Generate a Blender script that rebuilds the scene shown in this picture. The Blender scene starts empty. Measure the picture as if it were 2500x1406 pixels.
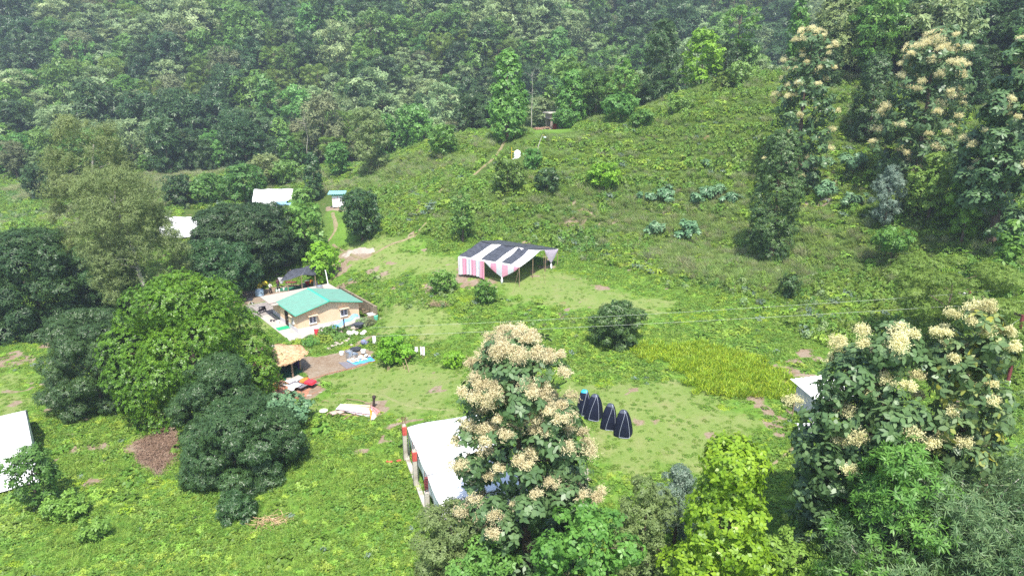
import bpy, bmesh, math, random
import numpy as np
from mathutils import Vector, Matrix

# ---------------------------------------------------------------- camera, sky, sun, exposure
S = bpy.context.scene
COL = S.collection
CAMZ = 29.5; PITCH = math.radians(17.5); F = 1667.0
cam = bpy.data.cameras.new('camera'); cam.sensor_width = 36.0; cam.lens = 36.0*F/2500
cam.clip_start = .5; cam.clip_end = 3000
co = bpy.data.objects.new('camera', cam); COL.objects.link(co)
co.location = (0, 0, CAMZ); co.rotation_euler = (math.pi/2-PITCH, 0, 0)
S.camera = co
SUN_EL = math.radians(62); SUN_AZ = math.radians(176)      # azimuth clockwise from +Y
sd = Vector((math.sin(SUN_AZ)*math.cos(SUN_EL), math.cos(SUN_AZ)*math.cos(SUN_EL), math.sin(SUN_EL)))
sl = bpy.data.lights.new('sun', 'SUN'); sl.energy = 4.6; sl.angle = math.radians(.6); sl.color = (1, .95, .87)
so = bpy.data.objects.new('sun', sl); COL.objects.link(so); so.rotation_euler = sd.to_track_quat('Z', 'Y').to_euler()
wd = bpy.data.worlds.new('World'); S.world = wd; wd.use_nodes = True
nt = wd.node_tree; sk = nt.nodes.new('ShaderNodeTexSky'); sk.sky_type = 'NISHITA'; sk.sun_disc = False
sk.sun_elevation = SUN_EL; sk.sun_rotation = SUN_AZ; sk.air_density = 1.0; sk.dust_density = 1.5
bg = nt.nodes['Background']; bg.inputs[1].default_value = .15; nt.links.new(sk.outputs[0], bg.inputs[0])
S.view_settings.view_transform = 'Standard'; S.view_settings.look = 'None'; S.view_settings.gamma = 1
S.view_settings.exposure = 1.02
S.cycles.max_bounces = 5; S.cycles.diffuse_bounces = 3; S.cycles.glossy_bounces = 2
S.cycles.transmission_bounces = 3; S.cycles.volume_bounces = 0; S.cycles.sample_clamp_indirect = 6
S.cycles.use_denoising = False
HAZE = .00042

# ---------------------------------------------------------------- terrain shape
cP, sP = math.cos(PITCH), math.sin(PITCH)
def ray(px, py):
    u = (px-1250)/F; v = (703-py)/F
    return np.array([u, cP+v*sP, -sP+v*cP])
def atz(px, py, z):
    d = ray(px, py); t = (z-CAMZ)/d[2]; return np.array([d[0]*t, d[1]*t, z])
def aty(px, py, Y):
    d = ray(px, py); t = Y/d[1]; return np.array([d[0]*t, Y, CAMZ+d[2]*t])
def to_px(x, y, z):
    zz = z-CAMZ; f = y*cP - zz*sP; up = y*sP + zz*cP
    f = np.maximum(f, .1)
    return 1250+F*x/f, 703-F*up/f
W=[atz(*p) for p in ((0,1400,-.5),(300,1400,-.3),(600,1400,0),(1000,1400,0),(1300,1400,0),(1800,1400,1),(2400,1400,2.5),
(0,1200,-1),(0,900,-1.5),(200,1100,-1.2),(420,1100,-1.2),(700,1250,-.3),(100,860,-1.5),(0,720,-1.5),
(730,830,-1),(600,740,-1),(880,790,-1),(650,880,-1),(780,960,-.9),(900,870,-.8),(960,960,-.2),(900,1010,-.2),(620,690,-1),(400,820,-1.4),(760,700,-.9),
(760,620,1.2),(1000,660,3),(880,620,2.8),(1120,650,3.6),(1350,650,3.9),(1200,700,3.5),(950,720,1.5),(1060,740,2.6),
(1100,800,1.3),(1400,760,3.2),(1050,870,.5),(1250,1000,1),(1000,1100,.3),(1050,1260,.3),(1440,990,2.4),(1520,1060,2.4),(1400,850,2.4),(1700,780,3.6),(1800,850,3.6),
(1900,1000,3.3),(1950,1100,3),(1700,1100,2.5),(1600,1250,1.6),(2400,1200,3),(2100,850,4.3),(1400,600,5),(1600,650,4.9),(1850,720,4.9))]
W+=[aty(*p) for p in ((1300,450,112),(1600,450,112),(1900,500,100),(1262,387,122),(1230,330,135),(1345,320,143),(1500,290,140),(1700,220,138),(1850,190,135),(2000,300,112),
(2200,350,104),(2450,350,98),(2240,430,92),(2450,560,78),(2200,180,125),(2450,180,118),(2200,500,88),(2200,700,76),(2450,700,68),(2460,950,52),
(1100,560,104),(1100,480,114),(1000,520,112),(900,500,122),(820,515,120),(675,500,135),(850,430,148),(950,420,140),(1100,400,132),(1050,350,145),
(460,570,118),(250,560,125),(0,600,115),(0,480,155),(450,480,150),(600,425,165),(300,430,170))]
for X in range(-400,401,100):
    for Y,z in ((210,6 if X<0 else 8),(240,14),(275,28),(320,48),(370,72),(450,110)):
        W.append((X,Y,z+3*math.sin(X*.02+Y*.03)))
for X in (-300,-200,-120,-60,0,60): W.append((X,182,5))
for X in (120,200,300): W+=[(X,180,14),(X,30,5+(X-120)*.1),(X,110,26+(X-120)*.1)]
for X in (-300,-200): W+= [(X,0,-1),(X,80,-1.5)]
for X in (-200,-80,0,80): W+=[(X,-60,0),(X,0,0 if X<50 else 2)]

W = np.array([tuple(w) for w in W], float); SC = 50.; _P = W[:, :2]/SC
def _tps(P, Z, lam):
    n = len(P); d = np.hypot(P[:, None, 0]-P[None, :, 0], P[:, None, 1]-P[None, :, 1])
    A = np.zeros((n+3, n+3)); A[:n, :n] = d*d*np.log(d+1e-9)+lam*np.eye(n); A[:n, n] = 1; A[:n, n+1:] = P; A[n, :n] = 1; A[n+1:, :n] = P.T
    return np.linalg.solve(A, np.r_[Z, 0, 0, 0])
_C = _tps(_P, W[:, 2], .003)
def poly_sd(poly, x, y):
    """signed distance to a polygon, positive inside"""
    poly = np.asarray(poly, float)[:, :2]; n = len(poly); ins = np.zeros(x.shape, bool); best = np.full(x.shape, 1e9)
    for i in range(n):
        ax, ay = poly[i]; bx, by = poly[(i+1) % n]
        c = ((ay > y) != (by > y)) & (x < (bx-ax)*(y-ay)/(by-ay+1e-12)+ax); ins ^= c
        dx, dy = bx-ax, by-ay; t = np.clip(((x-ax)*dx+(y-ay)*dy)/(dx*dx+dy*dy+1e-12), 0, 1)
        best = np.minimum(best, np.hypot(x-ax-t*dx, y-ay-t*dy))
    return np.where(ins, best, -best)
def vnoise(x, y, s, seed=0):
    """smooth value noise"""
    x = np.asarray(x, float)/s; y = np.asarray(y, float)/s
    xi = np.floor(x).astype(np.int64); yi = np.floor(y).astype(np.int64); fx = x-xi; fy = y-yi
    fx = fx*fx*(3-2*fx); fy = fy*fy*(3-2*fy)
    def hsh(a, b):
        n = (a*374761393+b*668265263+seed*1442695041) & 0x7fffffff; n = ((n ^ (n >> 13))*1274126177) & 0x7fffffff
        return ((n ^ (n >> 16)) & 0xffff)/65535.
    return (hsh(xi, yi)*(1-fx)+hsh(xi+1, yi)*fx)*(1-fy)+(hsh(xi, yi+1)*(1-fx)+hsh(xi+1, yi+1)*fx)*fy
HA = atz(728.6, 815, -1.2)[:2]; HPHI = math.radians(38)
HU = np.array([math.cos(HPHI), math.sin(HPHI)]); HV = np.array([-HU[1], HU[0]])
def hp(u, v): return HA+HU*u+HV*v
HPAD = [hp(-3, -3.4), hp(9.6, -3.4), hp(9.6, 11), hp(9.0, 20), hp(-5, 20)]
YARD = [atz(*p, -1.1)[:2] for p in ((738, 870), (800, 868), (862, 846), (915, 858), (915, 884), (848, 903), (763, 926), (742, 905), (700, 925), (650, 900), (680, 860))]
PADS = [(HPAD, -1.2, 1.6), (YARD, -1.1, 1.5)]
def h0(x, y):
    x = np.asarray(x, float); y = np.asarray(y, float); sh = x.shape; X = x.ravel(); Y = y.ravel(); out = np.empty(len(X))
    xs, ys = X/SC, Y/SC
    for i in range(0, len(X), 20000):
        d2 = (xs[i:i+20000, None]-_P[None, :, 0])**2+(ys[i:i+20000, None]-_P[None, :, 1])**2
        out[i:i+20000] = (.5*d2*np.log(d2+1e-18))@_C[:-3]+_C[-3]+_C[-2]*xs[i:i+20000]+_C[-1]*ys[i:i+20000]
    far = np.clip((Y-175)/60, 0, 1)
    out += (vnoise(X, Y, 9, 1)-.5)*.5 + (vnoise(X, Y, 3, 2)-.5)*.18 + far*((vnoise(X, Y, 28, 3)-.5)*9 + (vnoise(X, Y, 70, 4)-.5)*16)
    hill = np.clip((out-5)/3, 0, 1)*np.clip((150-Y)/15, 0, 1)*np.clip((Y-70)/10, 0, 1); out = out-hill*.2*np.sin(2*np.pi*(out+vnoise(X, Y, 25, 8)*4)/2.3)
    for poly, z, e in PADS:
        w = np.clip(1+poly_sd(poly, X, Y)/e, 0, 1); w = w*w*(3-2*w); out = out*(1-w)+z*w
    return out.reshape(sh)
def H(x, y): return float(h0(np.array([x]), np.array([y]))[0])
def G(px, py, ymax=None):
    d = ray(px, py); t = np.arange(25, 600, .7)
    z = CAMZ+d[2]*t; b = z-h0(d[0]*t, d[1]*t); k = int(np.argmax(b < 0))
    if k == 0: k = len(t)-1
    t0 = t[k-1]+.7*b[k-1]/(b[k-1]-b[k]+1e-9); return np.array([d[0]*t0, d[1]*t0, CAMZ+d[2]*t0])
def GY(px, Y, py=400):
    x = aty(px, py, Y)[0]; return np.array([x, Y, H(x, Y)])

# ---------------------------------------------------------------- object helpers
def props(o, label=None, cat=None, group=None, kind=None):
    if label: o['label'] = label
    if cat: o['category'] = cat
    if group: o['group'] = group
    if kind: o['kind'] = kind
    return o
def thing(name, label, cat, loc=(0, 0, 0), rz=0, group=None):
    o = bpy.data.objects.new(name, None); COL.objects.link(o); o.location = tuple(float(v) for v in loc); o.rotation_euler = (0, 0, rz)
    o.empty_display_size = .2
    return props(o, label, cat, group)
def arr_mesh(name, V, Fs, mats, midx=None, tint=None, smooth=False):
    """V (n,3); Fs list of (m,k) int arrays"""
    me = bpy.data.meshes.new(name); V = np.asarray(V, np.float32)
    if not isinstance(Fs, list): Fs = [Fs]
    Fs = [f for f in Fs if len(f)]
    me.vertices.add(len(V)); me.vertices.foreach_set('co', V.ravel())
    lv = np.concatenate([f.ravel() for f in Fs]).astype(np.int32); tot = np.concatenate([np.full(len(f), f.shape[1]) for f in Fs])
    st = np.concatenate([[0], np.cumsum(tot)[:-1]]).astype(np.int32)
    me.loops.add(len(lv)); me.polygons.add(len(tot)); me.polygons.foreach_set('loop_start', st)
    me.loops.foreach_set('vertex_index', lv)
    if midx is not None: me.polygons.foreach_set('material_index', np.asarray(midx, np.int32))
    for m in (mats if isinstance(mats, (list, tuple)) else [mats]): me.materials.append(m)
    if tint is not None:
        a = me.attributes.new('tint', 'FLOAT', 'POINT'); a.data.foreach_set('value', np.asarray(tint, np.float32))
    me.update(calc_edges=True)
    if smooth: me.shade_smooth()
    return me
def link(name, me, parent=None):
    o = bpy.data.objects.new(name, me); COL.objects.link(o); o.parent = parent; return o
class MB:
    def __init__(s): s.v = []; s.f = []; s.m = []; s.cur = 0
    def add(s, vs, fs):
        b = len(s.v); s.v += [tuple(float(c) for c in v) for v in vs]; s.f += [tuple(b+i for i in f) for f in fs]; s.m += [s.cur]*len(fs); return s
    def box(s, c, d, rz=0, M=None, taper=1.0):
        x, y, z = d[0]/2, d[1]/2, d[2]/2; R = Matrix.Rotation(rz, 3, 'Z') if M is None else M
        P = []
        for k in (-1, 1):
            t = taper if k > 0 else 1
            for a, b in ((-1, -1), (1, -1), (1, 1), (-1, 1)): P.append(tuple(R@Vector((a*x*t, b*y*t, k*z))+Vector(tuple(float(q) for q in c))))
        return s.add(P, [(3, 2, 1, 0), (4, 5, 6, 7), (0, 1, 5, 4), (1, 2, 6, 5), (2, 3, 7, 6), (3, 0, 4, 7)])
    def tube(s, pts, rad, n=6, cap=True):
        pts = [Vector(tuple(float(c) for c in p)) for p in pts]; rad = rad if isinstance(rad, (list, tuple)) else [rad]*len(pts)
        vs = []; fs = []
        for i, p in enumerate(pts):
            d = (pts[min(i+1, len(pts)-1)]-pts[max(i-1, 0)]).normalized()
            a = d.orthogonal().normalized() if i == 0 else (a-d*a.dot(d)).normalized()
            b = d.cross(a)
            vs += [p+(a*math.cos(2*math.pi*k/n)+b*math.sin(2*math.pi*k/n))*rad[i] for k in range(n)]
            if i: fs += [((i-1)*n+k, (i-1)*n+(k+1) % n, i*n+(k+1) % n, i*n+k) for k in range(n)]
        if cap: fs += [tuple(range(n-1, -1, -1)), tuple((len(pts)-1)*n+k for k in range(n))]
        return s.add(vs, fs)
    def lathe(s, c, prof, n=14, cap=True):
        """prof: list of (r, z)"""
        vs = [(c[0]+r*math.cos(2*math.pi*k/n), c[1]+r*math.sin(2*math.pi*k/n), c[2]+z) for r, z in prof for k in range(n)]
        fs = [(i*n+k, i*n+(k+1) % n, (i+1)*n+(k+1) % n, (i+1)*n+k) for i in range(len(prof)-1) for k in range(n)]
        if cap: fs += [tuple(range(n-1, -1, -1)), tuple((len(prof)-1)*n+k for k in range(n))]
        return s.add(vs, fs)
    def grid(s, fn, nu, nv, th=0.0):
        """sheet from fn(u,v)->xyz ; th thickness downwards"""
        P = [fn(i/nu, j/nv) for j in range(nv+1) for i in range(nu+1)]
        q = lambda i, j: j*(nu+1)+i
        fs = [(q(i, j), q(i+1, j), q(i+1, j+1), q(i, j+1)) for j in range(nv) for i in range(nu)]
        if th:
            n = len(P); P = P+[(p[0], p[1], p[2]-th) for p in P]
            fs += [tuple(n+k for k in reversed(f)) for f in fs]
            ring = [q(i, 0) for i in range(nu)]+[q(nu, j) for j in range(nv)]+[q(i, nv) for i in range(nu, 0, -1)]+[q(0, j) for j in range(nv, 0, -1)]
            fs += [(ring[k], ring[k]+n, ring[(k+1) % len(ring)]+n, ring[(k+1) % len(ring)]) for k in range(len(ring))]
        return s.add(P, fs)
    def prism(s, poly, z0, z1):
        n = len(poly); vs = [(p[0], p[1], z0) for p in poly]+[(p[0], p[1], z1) for p in poly]
        return s.add(vs, [tuple(range(n-1, -1, -1)), tuple(range(n, 2*n))]+[(k, (k+1) % n, n+(k+1) % n, n+k) for k in range(n)])
    def ball(s, c, r, n=10, m=6, sc=(1, 1, 1)):
        vs = [(c[0], c[1], c[2]-r*sc[2])]
        for i in range(1, m):
            a = math.pi*i/m
            vs += [(c[0]+r*sc[0]*math.sin(a)*math.cos(2*math.pi*k/n), c[1]+r*sc[1]*math.sin(a)*math.sin(2*math.pi*k/n), c[2]-r*sc[2]*math.cos(a)) for k in range(n)]
        vs.append((c[0], c[1], c[2]+r*sc[2])); L = len(vs)-1
        fs = [(0, 1+(k+1) % n, 1+k) for k in range(n)]+[(L, L-n+k, L-n+(k+1) % n) for k in range(n)]
        fs += [(1+i*n+k, 1+i*n+(k+1) % n, 1+(i+1)*n+(k+1) % n, 1+(i+1)*n+k) for i in range(m-2) for k in range(n)]
        return s.add(vs, fs)
    def build(s, name, mats, parent=None, off=None, bevel=0, smooth=False):
        me = bpy.data.meshes.new(name)
        V = s.v if off is None else [(v[0]-off[0], v[1]-off[1], v[2]-off[2]) for v in s.v]
        me.from_pydata(V, [], s.f)
        for m in (mats if isinstance(mats, (list, tuple)) else [mats]): me.materials.append(m)
        if any(s.m): me.polygons.foreach_set('material_index', s.m)
        me.update()
        if smooth: me.shade_smooth()
        if bevel or True:
            bm = bmesh.new(); bm.from_mesh(me); bmesh.ops.recalc_face_normals(bm, faces=bm.faces)
            if bevel: bmesh.ops.bevel(bm, geom=[e for e in bm.edges if e.calc_face_angle(0) > .6], offset=bevel, segments=1, affect='EDGES', clamp_overlap=True)
            bm.to_mesh(me); bm.free()
        o = bpy.data.objects.new(name, me); COL.objects.link(o); o.parent = parent
        return o

# ---------------------------------------------------------------- materials
def nmat(name):
    m = bpy.data.materials.new(name); m.use_nodes = True; t = m.node_tree; t.nodes.clear()
    o = t.nodes.new('ShaderNodeOutputMaterial'); return m, t, o
def N(t, typ, **kw):
    n = t.nodes.new(typ)
    for k, v in kw.items():
        if k.startswith('i'): n.inputs[int(k[1:])].default_value = v
        else: setattr(n, k, v)
    return n
def ramp(t, cols, pos=None):
    r = t.nodes.new('ShaderNodeValToRGB'); e = r.color_ramp.elements
    pos = pos or [i/(len(cols)-1) for i in range(len(cols))]
    while len(e) < len(cols): e.new(.5)
    for i, (c, p) in enumerate(zip(cols, pos)): e[i].position = p; e[i].color = (*c, 1)
    return r
def leaf_mat(name, cols, trans=.3, rough=.5, spec=.35, vary=.35, hue=.02):
    m, t, o = nmat(name); L = t.links.new
    a = N(t, 'ShaderNodeAttribute', attribute_name='tint'); cols = [tuple(min(.85, q*1.5) for q in c_) for c_ in cols]; r = ramp(t, cols); L(a.outputs['Fac'], r.inputs[0])
    oi = N(t, 'ShaderNodeObjectInfo'); mr = N(t, 'ShaderNodeMapRange'); mr.inputs[3].default_value = 1-vary; mr.inputs[4].default_value = 1+vary
    L(oi.outputs['Random'], mr.inputs[0])
    mu = N(t, 'ShaderNodeMath', operation='MULTIPLY', i1=7.31); fr = N(t, 'ShaderNodeMath', operation='FRACT'); L(oi.outputs['Random'], mu.inputs[0]); L(mu.outputs[0], fr.inputs[0])
    mh = N(t, 'ShaderNodeMapRange'); mh.inputs[3].default_value = .5-hue; mh.inputs[4].default_value = .5+hue; L(fr.outputs[0], mh.inputs[0])
    hs = N(t, 'ShaderNodeHueSaturation'); L(r.outputs[0], hs.inputs['Color']); L(mr.outputs[0], hs.inputs['Value']); L(mh.outputs[0], hs.inputs['Hue'])
    p = N(t, 'ShaderNodeBsdfPrincipled'); p.inputs['Roughness'].default_value = rough; p.inputs['Specular IOR Level'].default_value = spec
    tr = N(t, 'ShaderNodeBsdfTranslucent'); mx = N(t, 'ShaderNodeMixShader', i0=trans)
    hs2 = N(t, 'ShaderNodeHueSaturation'); hs2.inputs['Value'].default_value = 1.3; hs2.inputs['Hue'].default_value = .485
    L(hs.outputs[0], p.inputs['Base Color']); L(hs.outputs[0], hs2.inputs['Color']); L(hs2.outputs[0], tr.inputs[0])
    L(p.outputs[0], mx.inputs[1]); L(tr.outputs[0], mx.inputs[2]); L(mx.outputs[0], o.inputs[0])
    return m
def mat(name, col, rough=.7, metal=0, var=.12, scale=3.0, bump=.0, spec=.3, col2=None, bscale=None, stretch=None):
    """painted/plaster/wood surface with uneven tone; col2 = blotches"""
    m, t, o = nmat(name); L = t.links.new
    tc = N(t, 'ShaderNodeTexCoord'); mp = N(t, 'ShaderNodeMapping'); L(tc.outputs['Object'], mp.inputs[0])
    if stretch: mp.inputs['Scale'].default_value = stretch
    n1 = N(t, 'ShaderNodeTexNoise'); n1.inputs['Scale'].default_value = scale; n1.inputs['Detail'].default_value = 6; L(mp.outputs[0], n1.inputs[0])
    c = col; c2 = col2 or tuple(max(0, x*(1-2.2*var)) for x in c)
    r = ramp(t, [c2, c, tuple(min(1, x*(1+var)) for x in c)], [.3, .52, .75]); L(n1.outputs[0], r.inputs[0])
    p = N(t, 'ShaderNodeBsdfPrincipled'); p.inputs['Roughness'].default_value = rough; p.inputs['Metallic'].default_value = metal
    p.inputs['Specular IOR Level'].default_value = spec
    L(r.outputs[0], p.inputs['Base Color']); L(p.outputs[0], o.inputs[0])
    if bump:
        n2 = N(t, 'ShaderNodeTexNoise'); n2.inputs['Scale'].default_value = bscale or scale*4; n2.inputs['Detail'].default_value = 4; L(mp.outputs[0], n2.inputs[0])
        b = N(t, 'ShaderNodeBump'); b.inputs['Strength'].default_value = bump; b.inputs['Distance'].default_value = .05; L(n2.outputs[0], b.inputs['Height']); L(b.outputs[0], p.inputs['Normal'])
    return m

# ---------------------------------------------------------------- zones of the ground (world polygons)
def zp(pts): return np.array([G(*p)[:2] for p in pts])
Z_PALE = [zp(((760, 930), (900, 890), (1000, 880), (1100, 868), (1180, 930), (1120, 1010), (960, 1010), (880, 975), (800, 985))),
          zp(((812, 612), (880, 590), (1000, 598), (1110, 612), (1360, 650), (1480, 700), (1640, 740), (1560, 775), (1350, 740), (1180, 700), (1000, 680), (840, 665))),
          zp(((1380, 930), (1600, 930), (1800, 985), (1930, 1040), (1800, 1110), (1650, 1200), (1500, 1230), (1420, 1120))),
          zp(((0, 860), (60, 890), (70, 980), (0, 1030))), zp(((620, 790), (700, 850), (640, 880), (560, 800))),
          zp(((930, 760), (1100, 770), (1250, 800), (1200, 830), (1050, 820), (940, 800)))]
Z_DIRT = [YARD, zp(((652, 955), (700, 925), (760, 925), (812, 950), (740, 978), (650, 978))), zp(((822, 620), (850, 612), (918, 612), (900, 632), (845, 640))),
          zp(((330, 1080), (420, 1040), (440, 1100), (390, 1165), (340, 1130))), zp(((797, 505), (845, 505), (850, 517), (795, 517))),
          np.array([hp(-3, 14.8), hp(4, 14.8), hp(8, 10), hp(9, 12), hp(9, 20), hp(-6, 22), hp(-6, 15)]),
          np.array([hp(-1.8, -2.6), hp(9, -3.2), hp(9, -1), hp(-1.8, -1)]),
          zp(((1390, 1170), (1440, 1150), (1440, 1190), (1400, 1235)))]
Z_SCRUB = [zp(((860, 400), (1000, 355), (1230, 335), (1500, 300), (1700, 235), (1860, 180), (2000, 150), (2500, 150), (2500, 1000), (2420, 1000), (2300, 960), (2100, 850), (1900, 765), (1700, 700), (1480, 655), (1370, 605), (1120, 590), (1050, 560), (900, 560), (830, 470)))]
Z_LEFT = [zp(((0, 470), (200, 430), (500, 410), (760, 400), (860, 470), (790, 600), (450, 560), (300, 640), (0, 700)))]
Z_TALL = [zp(((830, 455), (950, 400), (1060, 372), (1130, 400), (1000, 430), (900, 465))), zp(((1480, 470), (1800, 465), (1830, 560), (1700, 600), (1500, 560))),
          zp(((1300, 480), (1480, 470), (1480, 540), (1250, 520))), zp(((1480, 590), (1800, 620), (2050, 660), (1900, 720), (1650, 680))), zp(((1950, 560), (2200, 600), (2150, 680), (1930, 640)))]
Z_YEL = [zp(((1560, 850), (1690, 845), (1850, 890), (1955, 945), (1920, 985), (1780, 965), (1640, 905)))]
Z_CLEAR = [np.array([hp(-2.0, -2.2), hp(9.4, -2.2), hp(9.4, 10), hp(6, 15.5), hp(-2.2, 15.5)]), YARD]
def zmax(polys, x, y, soft, jit=0.):
    j = (vnoise(x, y, 1.3, 11)-.5)*jit*2+(vnoise(x, y, 4.5, 12)-.5)*jit*3 if jit else 0
    w = np.zeros(x.shape)
    for p in polys:
        p = np.asarray(p, float)[:, :2]
        lo = p.min(0)-8; hi = p.max(0)+8; k = (x > lo[0]) & (x < hi[0]) & (y > lo[1]) & (y < hi[1])
        if not k.any(): continue
        d = poly_sd(p, x[k], y[k])+(j[k] if jit else 0); w[k] = np.maximum(w[k], np.clip(.5+d/soft, 0, 1))
    return w
def bare_spots(x, y): return np.clip((vnoise(x, y, 2.6, 77)*.6+vnoise(x, y, .9, 78)*.4+.35*(vnoise(x, y, 14, 79)-.5)-.69)/.05, 0, 1)*(y < 110)
def is_forest(x, y):
    r = x/np.maximum(y, 1)
    lim = np.interp(x, [-400, -90, -60, -30, -12, 5, 25, 60, 400], [172, 168, 178, 180, 168, 158, 152, 146, 140])
    return (y > lim) | ((r > .40) & (y > 121)) | ((r > .56) & (y > 108))

# ---------------------------------------------------------------- terrain sheet
def axis(lo, a, b, hi, fine, grow=1.09):
    mid = list(np.arange(a, b+1e-6, fine)); s = fine; l = []; x = a
    while x > lo: s *= grow; x -= s; l.append(x)
    s = fine; r = []; x = mid[-1]
    while x < hi: s *= grow; x += s; r.append(x)
    return np.array(l[::-1]+mid+r)
gx = axis(-520, -70, 75, 520, .5); gy = axis(-120, 22, 150, 560, .5, 1.05)
GX, GYY = np.meshgrid(gx, gy); gz = h0(GX, GYY)
nx, ny = len(gx), len(gy)
idx = (np.arange(ny-1)[:, None]*nx+np.arange(nx-1)[None, :]).ravel()
quads = np.stack([idx, idx+1, idx+nx+1, idx+nx], 1)
xf, yf = GX.ravel(), GYY.ravel()
m, t, o = nmat('ground_weeds_and_soil'); L = t.links.new
geo = N(t, 'ShaderNodeNewGeometry')
def noise(scale, detail=5, off=0, rough=.55):
    n = N(t, 'ShaderNodeTexNoise'); n.inputs['Scale'].default_value = scale; n.inputs['Detail'].default_value = detail; n.inputs['Roughness'].default_value = rough
    mp = N(t, 'ShaderNodeMapping'); mp.inputs['Location'].default_value = (off, off*1.7, 0); L(geo.outputs['Position'], mp.inputs[0]); L(mp.outputs[0], n.inputs[0]); return n
def mixc(f, a, b):
    x = N(t, 'ShaderNodeMixRGB'); L(f, x.inputs[0]) if not isinstance(f, float) else setattr(x.inputs[0], 'default_value', f)
    for s_, k in ((a, 1), (b, 2)):
        if isinstance(s_, tuple): x.inputs[k].default_value = (*s_, 1)
        else: L(s_, x.inputs[k])
    return x.outputs[0]
nb, nm, nf, nv = noise(.09, 5), noise(.55, 6, 3), noise(3.2, 6, 7, .7), noise(11, 4, 5, .7)
gr = ramp(t, [(.045, .095, .014), (.085, .175, .022), (.12, .235, .03), (.155, .26, .045)], [.3, .45, .56, .72]); L(nf.outputs[0], gr.inputs[0])
gr2 = ramp(t, [(.06, .12, .018), (.11, .2, .03), (.14, .2, .05)], [.3, .5, .7]); L(nm.outputs[0], gr2.inputs[0])
green = mixc(.45, gr.outputs[0], gr2.outputs[0])
pr = ramp(t, [(.11, .185, .035), (.155, .215, .055), (.2, .225, .085), (.26, .21, .12)], [.25, .45, .6, .8]); L(nm.outputs[0], pr.inputs[0])
prf = ramp(t, [(.085, .155, .025), (.16, .22, .06), (.22, .235, .1)], [.3, .52, .75]); L(nv.outputs[0], prf.inputs[0])
pale = mixc(.5, pr.outputs[0], prf.outputs[0])
dr = ramp(t, [(.15, .1, .065), (.215, .165, .115), (.28, .235, .18), (.34, .3, .245)], [.3, .45, .6, .8]); L(nf.outputs[0], dr.inputs[0])
drb = ramp(t, [(.18, .115, .07), (.25, .2, .15)], [.4, .6]); L(nm.outputs[0], drb.inputs[0])
dirt = mixc(.4, dr.outputs[0], drb.outputs[0])
sr = ramp(t, [(.03, .045, .012), (.05, .09, .018), (.09, .13, .03), (.14, .1, .05)], [.3, .45, .6, .8]); L(nf.outputs[0], sr.inputs[0])
def at(nm_): return N(t, 'ShaderNodeAttribute', attribute_name=nm_).outputs['Fac']
def sharpen(fac, nz, lo, hi):
    a = N(t, 'ShaderNodeMath', operation='ADD'); L(fac, a.inputs[0]); L(nz, a.inputs[1])
    r_ = N(t, 'ShaderNodeMapRange'); r_.inputs[1].default_value = lo; r_.inputs[2].default_value = hi; L(a.outputs[0], r_.inputs[0]); return r_.outputs[0]
c = mixc(sharpen(at('pale'), nm.outputs[0], .8, 1.2), green, pale)
c = mixc(at('scrub'), c, sr.outputs[0])
bare = N(t, 'ShaderNodeMapRange'); bare.inputs[1].default_value = .67; bare.inputs[2].default_value = .73; nbp = noise(.33, 4, 31, .5); L(nbp.outputs[0], bare.inputs[0])
bm_ = N(t, 'ShaderNodeMath', operation='MULTIPLY', i1=.8); L(bare.outputs[0], bm_.inputs[0])
c = mixc(bm_.outputs[0], c, (.2, .13, .075))
c = mixc(sharpen(at('dirt'), nm.outputs[0], .85, 1.1), c, dirt)
p = N(t, 'ShaderNodeBsdfPrincipled'); p.inputs['Roughness'].default_value = .9; p.inputs['Specular IOR Level'].default_value = .1
L(c, p.inputs['Base Color']); b = N(t, 'ShaderNodeBump'); b.inputs['Strength'].default_value = .8; b.inputs['Distance'].default_value = .12
L(nf.outputs[0], b.inputs['Height']); L(b.outputs[0], p.inputs['Normal']); L(p.outputs[0], o.inputs[0])
M_GROUND = m
me = arr_mesh('ground', np.stack([xf, yf, gz.ravel()], 1), quads, m, smooth=True)
near = yf < 175
for nm_, pol, sf, jt in (('dirt', Z_DIRT, 1.0, .25), ('pale', Z_PALE, 5., 1.2), ('scrub', Z_SCRUB+Z_LEFT, 5., 1.5)):
    w = np.zeros(len(xf)); w[near] = zmax(pol, xf[near], yf[near], sf, jt)
    if nm_ == 'scrub': w = np.maximum(w, is_forest(xf, yf)*1.)
    if nm_ == 'dirt': w = np.maximum(w, .75*bare_spots(xf, yf))
    a = me.attributes.new(nm_, 'FLOAT', 'POINT'); a.data.foreach_set('value', w.astype(np.float32))
props(link('ground', me), kind='structure')
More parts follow.
